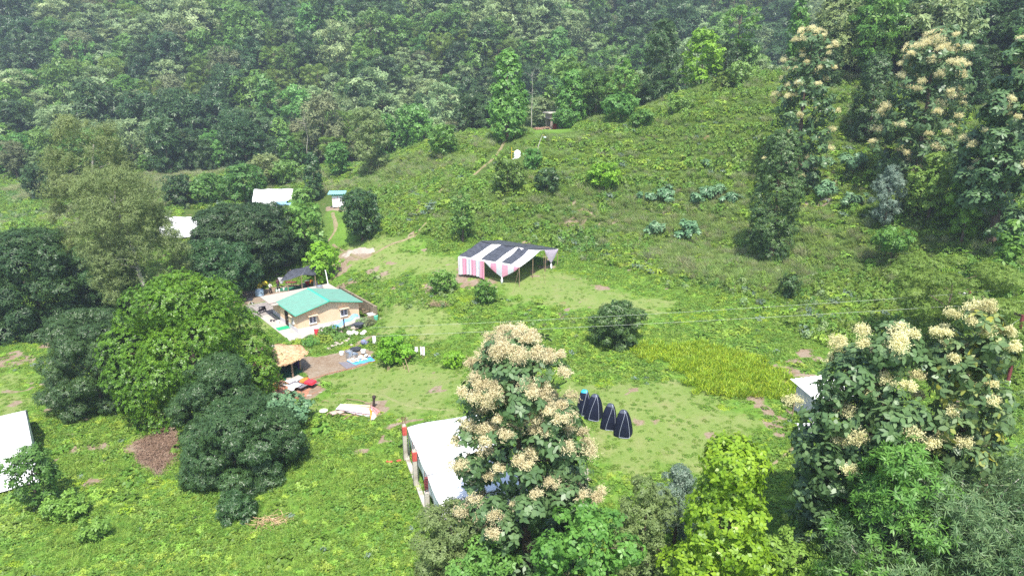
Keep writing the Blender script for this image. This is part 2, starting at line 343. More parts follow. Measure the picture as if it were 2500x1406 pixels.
def drape(name, pts, width, m, lift=.05, wob=.25, seed=0, kind='structure', label=None, cat=None, step=.5):
    """a strip lying on the terrain along points given in world XY"""
    P = np.array(pts, float)[:, :2]; seg = np.hypot(*(P[1:]-P[:-1]).T); s = np.r_[0, np.cumsum(seg)]; n = max(4, int(s[-1]/step))
    # smooth path
    q = np.linspace(0, s[-1], n); X = np.interp(q, s, P[:, 0]); Y = np.interp(q, s, P[:, 1])
    k = np.ones(5)/5
    for _ in range(2): X[2:-2] = np.convolve(X, k, 'valid'); Y[2:-2] = np.convolve(Y, k, 'valid')
    dx, dy = np.gradient(X), np.gradient(Y); l = np.hypot(dx, dy)+1e-9; nx_, ny_ = -dy/l, dx/l
    wl = width*(.5+wob*(vnoise(q, q*0, 1.1, seed)-.5)*2); wr = width*(.5+wob*(vnoise(q, q*0, 1.1, seed+9)-.5)*2)
    rows = []
    for f in (-1, -.35, .35, 1):
        w_ = wl if f < 0 else wr; x_ = X+nx_*f*w_; y_ = Y+ny_*f*w_; rows.append(np.stack([x_, y_, h0(x_, y_)+(lift if abs(f) < 1 else -.02)], 1))
    V = np.stack(rows, 1).reshape(-1, 3); i = (np.arange(n-1)[:, None]*4+np.arange(3)[None, :]).ravel()
    o_ = link(name, arr_mesh(name, V, np.stack([i, i+1, i+5, i+4], 1), m, smooth=True)); return props(o_, label, cat, None, kind)
M_PATH = mat('trodden_soil', (.21, .175, .1), .95, var=.2, scale=1.5, bump=.5, col2=(.14, .15, .05))
M_PATHG = mat('worn_grass', (.2, .22, .085), .95, var=.15, scale=2, bump=.4, col2=(.14, .18, .05))
drape('footpath', [G(812, 598), GY(870, 100), G(955, 594), G(990, 588), G(1025, 565), G(1040, 545)], .55, M_PATH, .12, seed=3)
drape('footpath', [G(1017, 520), G(1030, 495), G(1065, 480), G(1080, 460), G(1130, 442), G(1165, 425), G(1190, 400), G(1215, 380), G(1228, 350), G(1240, 338)], .55, M_PATH, .25, seed=4)
drape('footpath', [G(800, 590), G(822, 560), G(812, 520)], .7, M_PATH, .12, seed=5)
drape('footpath', [G(810, 960), G(930, 960), G(990, 990), G(1060, 1000), G(1110, 1000)], .5, M_PATHG, .03, seed=6)
drape('footpath', [G(1850, 1165), G(1900, 1125), G(1935, 1100), G(1950, 1080)], .45, M_PATH, .14, seed=7)

# ---------------------------------------------------------------- leaves
def basis(Nn):
    a = np.where(np.abs(Nn[:, 2:3]) > .9, np.array([[1., 0, 0]]), np.array([[0, 0, 1.]]))
    T = np.cross(Nn, a); T /= np.linalg.norm(T, axis=1, keepdims=True)+1e-9; return T, np.cross(Nn, T)
def whorls(C, Nn, rng, k, L_, W_, rise=(-.2, .5), fat=.5, six=False, tb=None, open_=.05):
    n = len(C); T, B = basis(Nn)
    a = (np.arange(k)[None, :]*2*np.pi/k+rng.uniform(0, 6.28, (n, 1))+rng.normal(0, .25, (n, k)))[..., None]
    rad = np.cos(a)*T[:, None]+np.sin(a)*B[:, None]; r = rng.uniform(*rise, (n, k, 1))
    d = np.cos(r)*rad+np.sin(r)*Nn[:, None]; side = np.cross(Nn[:, None], rad); up = np.cross(d, side)
    l = L_*rng.uniform(.65, 1.2, (n, k, 1)); w = W_*rng.uniform(.75, 1.15, (n, k, 1)); c0 = C[:, None]+d*open_*l
    bend = -.18*l*np.abs(up)*np.sign(up+1e-9)
    if six:
        v = [c0, c0+d*l*.38+side*w*.5, c0+d*l*.75+side*w*.33-up*l*.06, c0+d*l-up*l*.16, c0+d*l*.75-side*w*.33-up*l*.06, c0+d*l*.38-side*w*.5]
    else: v = [c0, c0+d*l*fat+side*w*.5, c0+d*l-up*l*.12, c0+d*l*fat-side*w*.5]
    q = len(v); V = np.stack(v, 2).reshape(-1, 3); Fc = np.arange(n*k*q).reshape(-1, q)
    base = rng.uniform(0, 1, (n, 1)) if tb is None else np.clip(tb[:, None], 0, 1)
    ti = np.clip(base*.6+rng.uniform(0, .4, (n, k)), 0, 1)
    return V, Fc, np.repeat(ti.ravel(), q)
def merge(parts):
    V = np.concatenate([p[0] for p in parts]); Fs = {}; b = 0
    for p in parts:
        Fs.setdefault(p[1].shape[1], []).append(p[1]+b); b += len(p[0])
    return V, [np.concatenate(f) for f in Fs.values()], np.concatenate([p[2] for p in parts])
def lobe_pts(lobes, n, rng, up=.35, shell=(.72, 1.02), cut=True):
    """points and outward normals over the skins of ellipsoid lobes (cx,cy,cz,rx,ry,rz)"""
    lb = np.asarray(lobes, float); A = (lb[:, 3]*lb[:, 4]+lb[:, 4]*lb[:, 5]+lb[:, 3]*lb[:, 5]); i = rng.choice(len(lb), n, p=A/A.sum())
    d = rng.normal(0, 1, (n, 3)); d[:, 2] = d[:, 2]+.25; d /= np.linalg.norm(d, axis=1, keepdims=True)
    r = rng.uniform(*shell, (n, 1)); r = np.where(rng.uniform(0, 1, (n, 1)) < .09, r*rng.uniform(1.03, 1.3, (n, 1)), r); R = lb[i, 3:6]; C = lb[i, :3]+d*R*r
    Nn = d/R; Nn /= np.linalg.norm(Nn, axis=1, keepdims=True); Nn = Nn+rng.normal(0, .22, (n, 3)); Nn[:, 2] += up; Nn /= np.linalg.norm(Nn, axis=1, keepdims=True)
    tb = rng.uniform(0, 1, len(lb))[i]*.5+rng.uniform(0, .5, n)
    if cut:
        keep = np.ones(n, bool)
        for j in range(len(lb)):
            q = ((C-lb[j, :3])/(lb[j, 3:6]*.72)); keep &= ~(((q**2).sum(1) < 1) & (i != j))
        C, Nn, tb = C[keep], Nn[keep], tb[keep]
    return C, Nn, tb
PROF = dict(bush=lambda t: np.interp(t, [0, .15, .45, .75, .9, 1], [.8, 1, 1, .8, .6, .35]), round=lambda t: np.sqrt(np.clip(1-(2*t-1)**2, 0, 1))**.7, dome=lambda t: np.clip(1.02-t**2.2, 0, 1)**.6, column=lambda t: (.55+.45*np.sin(t*3.14+.4))*np.where(t > .85, .8, 1),
            cone=lambda t: np.clip(1.05-t, .12, 1)**.8, umbrella=lambda t: np.clip(.35+1.1*t, 0, 1)*np.where(t > .8, .85, 1), egg=lambda t: np.sin(np.clip(t*.86+.14, 0, 1)*3.14)**.6*.98+.05,
            teak=lambda t: np.interp(t, [0, .2, .45, .7, .88, 1], [.75, 1, .92, .78, .62, .3]))
def crown_lobes(rng, prof, h0_, h1, R, n, ls, flat=.85, bias=1.0, lean=(0, 0)):
    out = []
    for k in range(n):
        tt = (k+.5)/n if n < 60 else rng.uniform(); tt = np.clip(tt**bias+rng.normal(0, .04), .02, .99); a = k*2.39996+rng.normal(0, .3)
        r_ = PROF[prof](np.array(tt))*R; q = ls*R*rng.uniform(.5, 1.4); rr = max(0, r_-q*.7)*rng.uniform(.8, 1.1)
        z = h0_+(h1-h0_)*tt; out.append((math.cos(a)*rr+lean[0]*tt, math.sin(a)*rr+lean[1]*tt, min(z, h1-q*flat*.6), q, q, q*flat*rng.uniform(.8, 1.1)))
    if n >= 26 and prof not in ('umbrella', 'cone'): out.append((lean[0]*.5, lean[1]*.5, (h0_+h1)/2, R*.6, R*.6, (h1-h0_)*.4))
    return out
def trunk_mesh(rng, lobes, Ht, r0, split=.35, nl=10, lean=(0, 0), multi=1):
    mb = MB()
    for s_ in range(multi):
        ox, oy = (rng.normal(0, .25*multi), rng.normal(0, .25*multi)) if multi > 1 else (0, 0); top = Ht*.86; pts = []
        for i in range(6):
            f = i/5; pts.append((ox*(1+f*2)+lean[0]*f+rng.normal(0, .02*Ht)*f, oy*(1+f*2)+lean[1]*f+rng.normal(0, .02*Ht)*f, -.4+f*(top+.4)))
        mb.tube(pts, [r0*(1.25 if i == 0 else 1-.85*i/5) for i in range(6)], 7)
    lb = sorted(lobes, key=lambda l: -l[3])[:nl]
    for l in lb:
        z0 = max(Ht*split*.6, min(l[2]-.25*abs(math.hypot(l[0], l[1])), Ht*.8)); f = z0/top; bx, by = lean[0]*f+ox*(1+f*2), lean[1]*f+oy*(1+f*2)
        mx = ((bx+l[0])/2+rng.normal(0, .15), (by+l[1])/2+rng.normal(0, .15), z0*.45+l[2]*.55)
        mb.tube([(bx, by, z0), mx, (l[0], l[1], l[2])], [r0*.42*(1-.6*f), r0*.26*(1-.5*f), r0*.08], 5, cap=False)
    return mb
KIND = {}
def make_crown(name, rng, lobes, n, k, L_, W_, mt, up=.35, rise=(-.2, .5), fat=.5, six=False, shell=(.72, 1.02), extra=None, cut=True):
    C, Nn, tb = lobe_pts(lobes, n, rng, up, shell, cut); parts = [whorls(C, Nn, rng, k, L_, W_, rise, fat, six, tb)]
    if extra: parts += extra
    V, Fs, ti = merge(parts); return arr_mesh(name, V, Fs, mt, tint=ti)

# ---------------------------------------------------------------- foliage materials
LM = dict(
 bright=leaf_mat('leaves_bright_mango', [(.016, .045, .004), (.045, .105, .007), (.08, .165, .011), (.14, .21, .018)], .3, .42, .4, .05, .005),
 teal=leaf_mat('leaves_blue_green', [(.022, .05, .016), (.036, .077, .023), (.062, .115, .034)], .25, .42, .45, .12, .008),
 dark=leaf_mat('leaves_dark_green', [(.018, .042, .014), (.03, .068, .02), (.055, .1, .028)], .25, .45, .4, .2, .012),
 vine=leaf_mat('leaves_climbing_vine', [(.04, .1, .02), (.08, .17, .03), (.13, .24, .045)], .35, .45, .4, .1, .01),
 lime=leaf_mat('leaves_lime', [(.06, .14, .012), (.12, .25, .02), (.19, .34, .03)], .35, .5, .3, .06, .006),
 yellow=leaf_mat('leaves_yellow_green', [(.055, .11, .01), (.115, .205, .013), (.2, .29, .02)], .35, .42, .4, .06, .006),
 olive=leaf_mat('leaves_olive', [(.075, .105, .035), (.115, .155, .052), (.165, .21, .075)], .3, .5, .3, .12, .01),
 teak=leaf_mat('leaves_teak', [(.033, .07, .025), (.058, .11, .04), (.1, .16, .065)], .22, .42, .4, .1, .008),
 teaky=leaf_mat('leaves_teak_yellowing', [(.035, .07, .026), (.06, .105, .04), (.09, .135, .05), (.33, .3, .03)], .25, .42, .4, .1, .008),
 mid=leaf_mat('leaves_mid_green', [(.04, .09, .02), (.075, .155, .03), (.12, .21, .045)], .3, .48, .35, .25, .02),
 pale=leaf_mat('leaves_pale_grey_green', [(.09, .14, .06), (.15, .21, .09), (.22, .28, .125)], .3, .5, .3, .2, .015),
 feather=leaf_mat('leaves_fine_acacia', [(.06, .11, .02), (.1, .165, .03), (.15, .21, .045)], .35, .5, .3, .15, .01),
 brown=leaf_mat('leaves_dull_brownish', [(.07, .085, .04), (.1, .12, .055), (.14, .155, .075)], .25, .6, .2, .2, .015),
 grey=leaf_mat('leaves_grey_blue', [(.06, .1, .07), (.1, .145, .105), (.15, .2, .15)], .25, .45, .4, .1, .008),
 deep=leaf_mat('leaves_deep_green', [(.028, .058, .017), (.048, .092, .025), (.09, .145, .035)], .25, .45, .4, .05, .006),
 castor=leaf_mat('leaves_castor', [(.055, .12, .055), (.085, .165, .078), (.13, .22, .11)], .25, .42, .4, .1, .008),
 bamboo=leaf_mat('leaves_bamboo', [(.045, .09, .035), (.08, .14, .055), (.14, .2, .08)], .3, .48, .35, .1, .008),
 bloom=leaf_mat('teak_blossom', [(.31, .275, .16), (.395, .355, .22), (.48, .44, .28)], .3, .8, .1, .04, .006),
 bloomg=leaf_mat('teak_blossom_yellow', [(.36, .33, .18), (.46, .43, .24), (.55, .52, .31)], .3, .8, .1, .04, .006),
 weed=leaf_mat('weed_leaves', [(.055, .112, .017), (.08, .152, .021), (.108, .19, .027), (.155, .225, .035)], .35, .5, .3, .18, .015),
 scrubA=leaf_mat('scrub_leaves_bright', [(.09, .155, .02), (.16, .255, .034), (.23, .325, .05)], .35, .5, .3, .22, .02),
 scrubB=leaf_mat('scrub_leaves_deep', [(.065, .12, .02), (.11, .19, .03), (.16, .25, .042)], .3, .48, .35, .22, .02),
 straw=leaf_mat('grass_seed_plumes', [(.16, .2, .09), (.22, .25, .12), (.3, .29, .17)], .35, .7, .1, .18, .02),
 grass=leaf_mat('grass_blades', [(.1, .18, .025), (.165, .26, .042), (.23, .31, .07)], .35, .6, .2, .15, .01),
 tall=leaf_mat('tall_grass_blades', [(.115, .18, .05), (.165, .24, .068), (.22, .29, .09)], .35, .5, .3, .15, .012),
 crop=leaf_mat('crop_leaves', [(.09, .17, .012), (.18, .27, .02), (.3, .36, .03)], .35, .5, .3, .1, .008),
 red=leaf_mat('red_blossom', [(.4, .03, .02), (.55, .06, .04)], .3, .6, .2, .05, .004),
 litter=leaf_mat('fallen_leaves', [(.09, .058, .04), (.15, .1, .07), (.22, .16, .115)], .1, .8, .1, .1, .01))
BARK = mat('bark', (.13, .095, .07), .9, var=.3, scale=2, bump=.6, stretch=(3, 3, .6))
BARKP = mat('pale_bark', (.42, .39, .34), .8, var=.2, scale=1.5, bump=.3, col2=(.2, .17, .13), stretch=(3, 3, .5))
BARKR = mat('reddish_bark', (.22, .12, .08), .9, var=.3, scale=2, bump=.6, stretch=(3, 3, .6))

# ---------------------------------------------------------------- undergrowth: countless small plants
rg = np.random.default_rng(7)
def proto_coll(name, meshes):
    c = bpy.data.collections.new(name)
    for i, me in enumerate(meshes):
        o = bpy.data.objects.new('%s_%02d' % (name, i), me); c.objects.link(o)
    return c
def scatter(name, P, idx, rot, scl, coll, label=None, cat=None):
    me = bpy.data.meshes.new(name); me.vertices.add(len(P)); me.vertices.foreach_set('co', np.asarray(P, np.float32).ravel())
    for n_, ty, v in (('idx', 'INT', np.asarray(idx, np.int32)), ('rot', 'FLOAT_VECTOR', np.asarray(rot, np.float32).ravel()), ('scl', 'FLOAT_VECTOR', np.asarray(scl, np.float32).ravel())):
        a = me.attributes.new(n_, ty, 'POINT'); a.data.foreach_set('vector' if ty == 'FLOAT_VECTOR' else 'value', v)
    o_ = link(name, me); props(o_, label, cat, None, 'stuff')
    ng = bpy.data.node_groups.new(name, 'GeometryNodeTree'); ng.interface.new_socket('Geometry', in_out='INPUT', socket_type='NodeSocketGeometry'); ng.interface.new_socket('Geometry', in_out='OUTPUT', socket_type='NodeSocketGeometry')
    gi, go = ng.nodes.new('NodeGroupInput'), ng.nodes.new('NodeGroupOutput'); ip = ng.nodes.new('GeometryNodeInstanceOnPoints'); ci = ng.nodes.new('GeometryNodeCollectionInfo')
    ci.inputs[0].default_value = coll; ci.inputs['Separate Children'].default_value = True; ci.inputs['Reset Children'].default_value = True
    def na(n_, ty):
        a = ng.nodes.new('GeometryNodeInputNamedAttribute'); a.data_type = ty; a.inputs[0].default_value = n_; return a.outputs[0]
    l = ng.links.new; l(gi.outputs[0], ip.inputs['Points']); l(ci.outputs[0], ip.inputs['Instance']); ip.inputs['Pick Instance'].default_value = True
    l(na('idx', 'INT'), ip.inputs['Instance Index']); l(na('scl', 'FLOAT_VECTOR'), ip.inputs['Scale'])
    er = ng.nodes.new('FunctionNodeEulerToRotation'); l(na('rot', 'FLOAT_VECTOR'), er.inputs[0]); l(er.outputs[0], ip.inputs['Rotation']); l(ip.outputs[0], go.inputs[0])
    md = o_.modifiers.new('scatter', 'NODES'); md.node_group = ng; return o_
def view_pts(sp, x0, x1, y0, y1, jit=.5, mx=420):
    X, Y = np.meshgrid(np.arange(x0, x1, sp), np.arange(y0, y1, sp)); X = X.ravel()+rg.uniform(-jit, jit, X.size)*sp; Y = Y.ravel()+rg.uniform(-jit, jit, Y.size)*sp
    px, _ = to_px(X, Y, 5.); k = (px > -mx) & (px < 2500+mx); X, Y = X[k], Y[k]; Z = h0(X, Y); px, py = to_px(X, Y, Z); k = (py < 1560) & (py > -260); return X[k], Y[k], Z[k]
def weed_proto(seed, R, n, L_, W_, hh, mt, rise=(-.1, .6), k=4, six=False):
    r = np.random.default_rng(seed); a = r.uniform(0, 6.28, n); q = R*np.sqrt(r.uniform(0, 1, n)); z = hh*(1-(q/R)**2)*r.uniform(.35, 1, n)+.02
    C = np.stack([q*np.cos(a), q*np.sin(a), z], 1); Nn = np.stack([.5*q*np.cos(a)/R+r.normal(0, .25, n), .5*q*np.sin(a)/R+r.normal(0, .25, n), np.ones(n)], 1); Nn /= np.linalg.norm(Nn, axis=1, keepdims=True)
    V, Fc, ti = whorls(C, Nn, r, k, L_, W_, rise, .5, six); return arr_mesh('weed', V, Fc, mt, tint=ti)
def blade_proto(seed, R, n, L_, W_, mt, spread=.5, lean=(0, 0), tip=None):
    r = np.random.default_rng(seed); a = r.uniform(0, 6.28, n); q = R*np.sqrt(r.uniform(0, 1, n)); b = np.stack([q*np.cos(a), q*np.sin(a), np.zeros(n)], 1)
    d = np.stack([r.normal(lean[0], spread, n), r.normal(lean[1], spread, n), np.ones(n)], 1); d /= np.linalg.norm(d, axis=1, keepdims=True); l = L_*r.uniform(.6, 1.1, (n, 1))
    th = r.uniform(0, 6.28, n); s_ = np.stack([np.cos(th), np.sin(th), 0*th], 1)*W_*.5; m_ = b+d*l*.55; e = b+d*l; e[:, 2] -= l[:, 0]*.22*r.uniform(0, 1.6, n); e[:, :2] += d[:, :2]*l*.35
    V = np.stack([b, m_+s_, e, m_-s_], 1).reshape(-1, 3); ti = np.repeat(r.uniform(0, 1, n), 4); return arr_mesh('tuft', V, np.arange(4*n).reshape(-1, 4), mt, tint=ti)
def bush_proto(seed, R, hh, n, k, L_, W_, mt, rise=(-.2, .5), nl=9, extra=None):
    r = np.random.default_rng(seed); lb = [(r.normal(0, .38)*R, r.normal(0, .38)*R, hh*r.uniform(.25, .62), R*r.uniform(.35, .6), R*r.uniform(.35, .6), hh*r.uniform(.25, .42)) for _ in range(nl)]
    return make_crown('bush', r, lb, n, k, L_, W_, mt, .5, rise, shell=(.7, 1.1))
clear = lambda X, Y: zmax(Z_CLEAR, X, Y, .4)
c_weed = proto_coll('weed_clump', [weed_proto(i, .4, 44, .085, .06, .05+.03*(i % 3), LM['weed']) for i in range(4)] + [weed_proto(9, .45, 34, .12, .09, .16, LM['scrubA']), weed_proto(10, .4, 30, .12, .09, .18, LM['scrubB']),
    blade_proto(11, .3, 50, .32, .025, LM['grass'], .5), blade_proto(12, .35, 60, .16, .02, LM['grass'], .7), weed_proto(13, .5, 30, .15, .13, .14, LM['weed'], six=True), weed_proto(14, .4, 24, .12, .09, .2, LM['grey']), weed_proto(15, .45, 34, .09, .065, .1, LM['crop'])])
X, Y, Z = view_pts(.3, -75, 70, 30, 108)
pale = zmax(Z_PALE, X, Y, 5., 1.2); dirt = zmax(Z_DIRT, X, Y, 1., .25); scr = zmax(Z_SCRUB+Z_LEFT, X, Y, 4., 1.5); yel = zmax(Z_YEL, X, Y, .6)
big = vnoise(X, Y, 5, 21)*.6+vnoise(X, Y, 1.7, 22)*.4; u = rg.uniform(0, 1, X.size)
dens = np.clip(.35+1.4*(big-.2), .15, 1)*(1-.6*pale); keep = (u < dens*(1-.8*bare_spots(X, Y))) & (dirt < .35) & (clear(X, Y) < .5) & (yel < .5) & (scr < .85)
X, Y, Z, pale, big = X[keep], Y[keep], Z[keep], pale[keep], big[keep]; n = len(X); u = rg.uniform(0, 1, n)
spc = vnoise(X, Y, 7, 23)
ix = np.where(pale > .5, np.where(u < .6, 7, np.where(u < .7, 6, (u*97).astype(int) % 3)), np.where(u < .62, (u*97).astype(int) % 4, np.where(u < .62+.25*spc, 4, np.where(u < .9, 8, np.where(u < .94, 5, np.where(u < .945, 9, 6))))))
pt = vnoise(X, Y, 3.2, 24)*.7+vnoise(X, Y, 1.1, 25)*.3; u2 = rg.uniform(0, 1, n); ix = np.where((pale < .5) & (pt > .68) & (u2 < .6), 5, ix); ix = np.where((pale < .5) & (pt < .3) & (u2 < .5), 8, ix); ix = np.where((pale < .6) & (vnoise(X, Y, 2.1, 26) > .8) & (u2 < .45), 10, ix); ix = np.where((pale < .6) & (vnoise(X, Y, 5.5, 27) > .7) & (u2 < .5), 6, ix)
sc = rg.uniform(.62, 1.05, n)*(.7+.5*big)*(1-.35*pale)*np.where(rg.uniform(0, 1, n) < .012, 2.1, 1)
scatter('grass', np.stack([X, Y, Z], 1), ix, np.stack([rg.normal(0, .12, n), rg.normal(0, .12, n), rg.uniform(0, 6.28, n)], 1), np.stack([sc, sc, sc*rg.uniform(.7, 1.5, n)*(1-.45*pale)], 1), c_weed, 'short leafy weeds and grass covering the lawns round the house')
# yellow-green crop
c_crop = proto_coll('crop_clump', [blade_proto(31+i, .35, 46, .75, .07, LM['crop'], .45) for i in range(3)])
X, Y, Z = view_pts(.42, 5, 45, 50, 85); k = zmax(Z_YEL, X, Y, 3., 1.2) > rg.uniform(.2, .8, X.size); X, Y, Z = X[k], Y[k], Z[k]; n = len(X); sc = rg.uniform(.7, 1.2, (n, 1))*np.ones((1, 3))
scatter('crop_field', np.stack([X, Y, Z], 1), rg.integers(0, 3, n), np.stack([0*X, 0*X, rg.uniform(0, 6.28, n)], 1), sc, c_crop, 'dense patch of yellow green leafy crop on the right hand terrace')
# scrub on the hillside and in the valley
c_scrub = proto_coll('scrub_bush', [bush_proto(41, .85, .9, 80, 5, .2, .11, LM['scrubA']), bush_proto(42, .9, 1.3, 80, 5, .24, .12, LM['scrubB']), bush_proto(43, .7, 1.0, 70, 5, .2, .1, LM['mid']),
    bush_proto(44, .8, 1.2, 75, 6, .26, .07, LM['feather'], (.1, .9)), bush_proto(45, .7, .9, 60, 5, .2, .09, LM['brown']), bush_proto(46, .8, 1.0, 65, 4, .26, .2, LM['scrubA']),
    bush_proto(47, .7, 1.0, 65, 5, .2, .1, LM['pale']), blade_proto(48, .6, 110, 1.5, .05, LM['tall'], .35, (-.25, -.1)), blade_proto(49, .55, 100, 1.8, .05, LM['straw'], .3, (-.3, -.1)), blade_proto(50, .6, 90, 1.1, .06, LM['grass'], .5), bush_proto(51, .8, 1.1, 75, 5, .2, .12, LM['grey'])])
X, Y, Z = view_pts(.6, -150, 110, 45, 200)
sc0 = zmax(Z_SCRUB, X, Y, 3., 1.5); lf = zmax(Z_LEFT, X, Y, 4., 1.5); tall = zmax(Z_TALL, X, Y, 4., 1.5); band = zmax([zp(((850, 672), (930, 690), (1040, 700), (1100, 735), (1250, 735), (1420, 790), (1480, 850), (1400, 870), (1300, 820), (1130, 760), (1000, 745), (900, 700)))], X, Y, 1.5, .6)
TK = G(1263, 387); fo = is_forest(X, Y); oth = (~fo) & (Y > 112) & (sc0 < .1)
d = np.maximum.reduce([sc0, lf*.9, band*.55, oth*.9, fo*.75*(Y < 190)]); u = rg.uniform(0, 1, X.size); tents = zmax([zp(((600, 470), (760, 460), (850, 500), (850, 600), (800, 600), (700, 560), (590, 510))), zp(((440, 510), (520, 510), (520, 545), (440, 545)))], X, Y, 2.) > .5
Zh = zmax([np.array([GY(1345, 143)[:2]+q for q in ((-4, -14), (4, -14), (4, 4), (-4, 4))])], X, Y, 1.) > .5
path = zmax([zp(((1150, 430), (1215, 350), (1250, 335), (1320, 330), (1300, 345), (1240, 365), (1215, 400), (1190, 435))), zp(((800, 515), (850, 515), (850, 600), (1000, 580), (1040, 540), (1050, 550), (1010, 600), (830, 615), (800, 600)))], X, Y, 1.5)
keep = (u < d*(1-.93*path)) & (~tents) & (~Zh) & (clear(X, Y) < .5) & (np.hypot(X-TK[0], Y-TK[1]+1.5) > 2.6); X, Y, Z, tall, band, lf = X[keep], Y[keep], Z[keep], tall[keep], band[keep], lf[keep]; n = len(X)
s1 = vnoise(X, Y, 6, 31); s2 = vnoise(X, Y, 11, 32); s3 = vnoise(X, Y, 3, 33); u = rg.uniform(0, 1, n)
ix = np.where(s1+.25*u > .72, 1, np.where(s2+.3*u > .78, 2, np.where(s3+.4*u > .95, 3, np.where(u < .3, 5, 0))))
ix = np.where((rg.uniform(0, 1, n) < .05), 4, ix); ix = np.where((rg.uniform(0, 1, n) < .06+.1*(s2 > .6)), 6, ix); ix = np.where(rg.uniform(0, 1, n) < .22, 9, ix); ix = np.where(rg.uniform(0, 1, n) < .02, 10, ix)
zz_ = np.sin(2*np.pi*(Z+vnoise(X, Y, 14, 36)*2.2)/2.7); hl = (Z > 5.5) & (X > -12) & (Y < 150); v_ = rg.uniform(0, 1, n); ix = np.where(hl & (zz_ > .1) & (v_ < .72), np.where(v_ < .34, 9, np.where(v_ < .42, 8, 7)), ix); ix = np.where(hl & (zz_ < -.75) & (v_ < .55), 1, ix)
ix = np.where((tall > .5) & (rg.uniform(0, 1, n) < .72), np.where(rg.uniform(0, 1, n) < .25, 8, 7), ix); ix = np.where((lf > .5) & (vnoise(X, Y, 9, 35) > .66) & (rg.uniform(0, 1, n) < .4), 8, ix)
sc = rg.uniform(.5, .95, n)*(.65+.6*vnoise(X, Y, 4, 34))*(1-.45*band)*np.where(rg.uniform(0, 1, n) < .02, 1.6, 1)
scatter('undergrowth', np.stack([X, Y, Z], 1), ix, np.stack([rg.normal(0, .12, n), rg.normal(0, .12, n), np.where(ix >= 7, rg.normal(0, .4, n), rg.uniform(0, 6.28, n))], 1), np.stack([sc, sc, sc*rg.uniform(.7, 1.2, n)], 1), c_scrub, 'dense scrub, tall grass and creepers covering the hillside and valley')
print('scrub', n)

# ---------------------------------------------------------------- trees
KINDS = dict(
 #        profile   h0   lobes ls   flat  L    W    k cover mat     rise        extra
 mangob=('bush', .0, 70, .29, .9, .36, .15, 7, 1.1, 'bright', (-.1, .6), dict(shell=(.84, 1.02))),
 teal=('bush', .0, 76, .25, .75, .34, .095, 8, 1.0, 'teal', (-.6, .4), {}),
 mangod=('bush', .0, 80, .25, .8, .36, .11, 7, .95, 'dark', (-.3, .5), {}),
 euc=('round', .08, 110, .21, .95, .42, .055, 7, .95, 'olive', (-1.1, .1), dict(bark=BARKP, shell=(.3, 1.3))),
 teak=('teak', .04, 85, .27, .7, .62, .36, 5, .95, 'teak', (-.5, .3), dict(six=True, bloom=80, shell=(.6, 1.05))),
 teaky=('teak', .04, 80, .28, .75, .62, .38, 5, 1.0, 'teaky', (-.6, .3), dict(six=True, bloom=60, shell=(.6, 1.05))),
 lime=('egg', .1, 34, .3, .8, .3, .2, 5, .75, 'lime', (-.4, .4), {}),
 yellow=('cone', .1, 44, .34, .7, .32, .22, 5, .7, 'yellow', (-.4, .5), {}),
 broad=('round', .1, 34, .3, .7, .36, .26, 5, .7, 'vine', (-.5, .3), {}),
 grey=('egg', .15, 26, .3, .85, .22, .07, 6, .8, 'grey', (-.6, .5), {}),
 olive=('round', .05, 30, .3, .8, .22, .1, 5, .8, 'olive', (-.4, .5), {}),
 feather=('umbrella', .3, 40, .26, .5, .26, .09, 7, .75, 'feather', (-.3, .4), {}),
 column=('column', .06, 50, .5, 1.0, .3, .14, 6, .75, 'dark', (-.4, .5), {}),
 columnv=('column', .05, 50, .5, 1.0, .34, .22, 5, .75, 'vine', (-.5, .4), {}),
 mid=('round', .15, 30, .3, .75, .34, .18, 5, .8, 'mid', (-.4, .4), {}),
 umbrella=('umbrella', .45, 26, .3, .5, .34, .16, 6, .8, 'vine', (-.3, .3), {}),
 tiers=('round', .2, 30, .3, .35, .42, .16, 6, .8, 'pale', (-.2, .3), {}),
 brown=('round', .2, 30, .3, .8, .34, .12, 5, .65, 'brown', (-.5, .5), {}),
 compound=('egg', .12, 34, .34, .6, .5, .12, 9, .6, 'vine', (.0, .7), {}))
def build_tree(root, kind, Ht, R, seed, lsc=1.0, cov=1.0, nmax=15000, lean=(0, 0), matk=None, bloom=None, h0o=None):
    prof, h0f, nl, ls, flat, L_, W_, k, cover, mk, rise, ex = KINDS[kind]; r = np.random.default_rng(seed)
    h0f = h0f if h0o is None else h0o
    lobes = crown_lobes(r, prof, Ht*h0f, Ht, R, nl, ls, flat, lean=lean)
    A = sum(4*3.14*((l[3]*l[4]+l[4]*l[5]+l[3]*l[5])/3) for l in lobes)*.55; L_, W_ = L_*lsc, W_*lsc
    n = int(min(nmax, cov*cover*A/(k*L_*W_*.5)*1.75))
    trk = trunk_mesh(r, lobes, Ht, max(.06, Ht*.022), lean=lean, nl=9 if kind == 'euc' else 12); trk.build('trunk', ex.get('bark', BARK), root)
    link('crown', make_crown('crown', r, lobes, n, k, L_, W_, LM[matk or mk], .35, rise, six=ex.get('six', False), shell=ex.get('shell', (.72, 1.02))), root)
    nb_ = ex.get('bloom', 0) if bloom is None else bloom
    if nb_: link('blossoms', panicles(r, lobes, nb_, R*.085+.12, LM['bloom' if kind == 'teak' and lsc < .9 else 'bloomg'], lf=lsc), root)
    return lobes
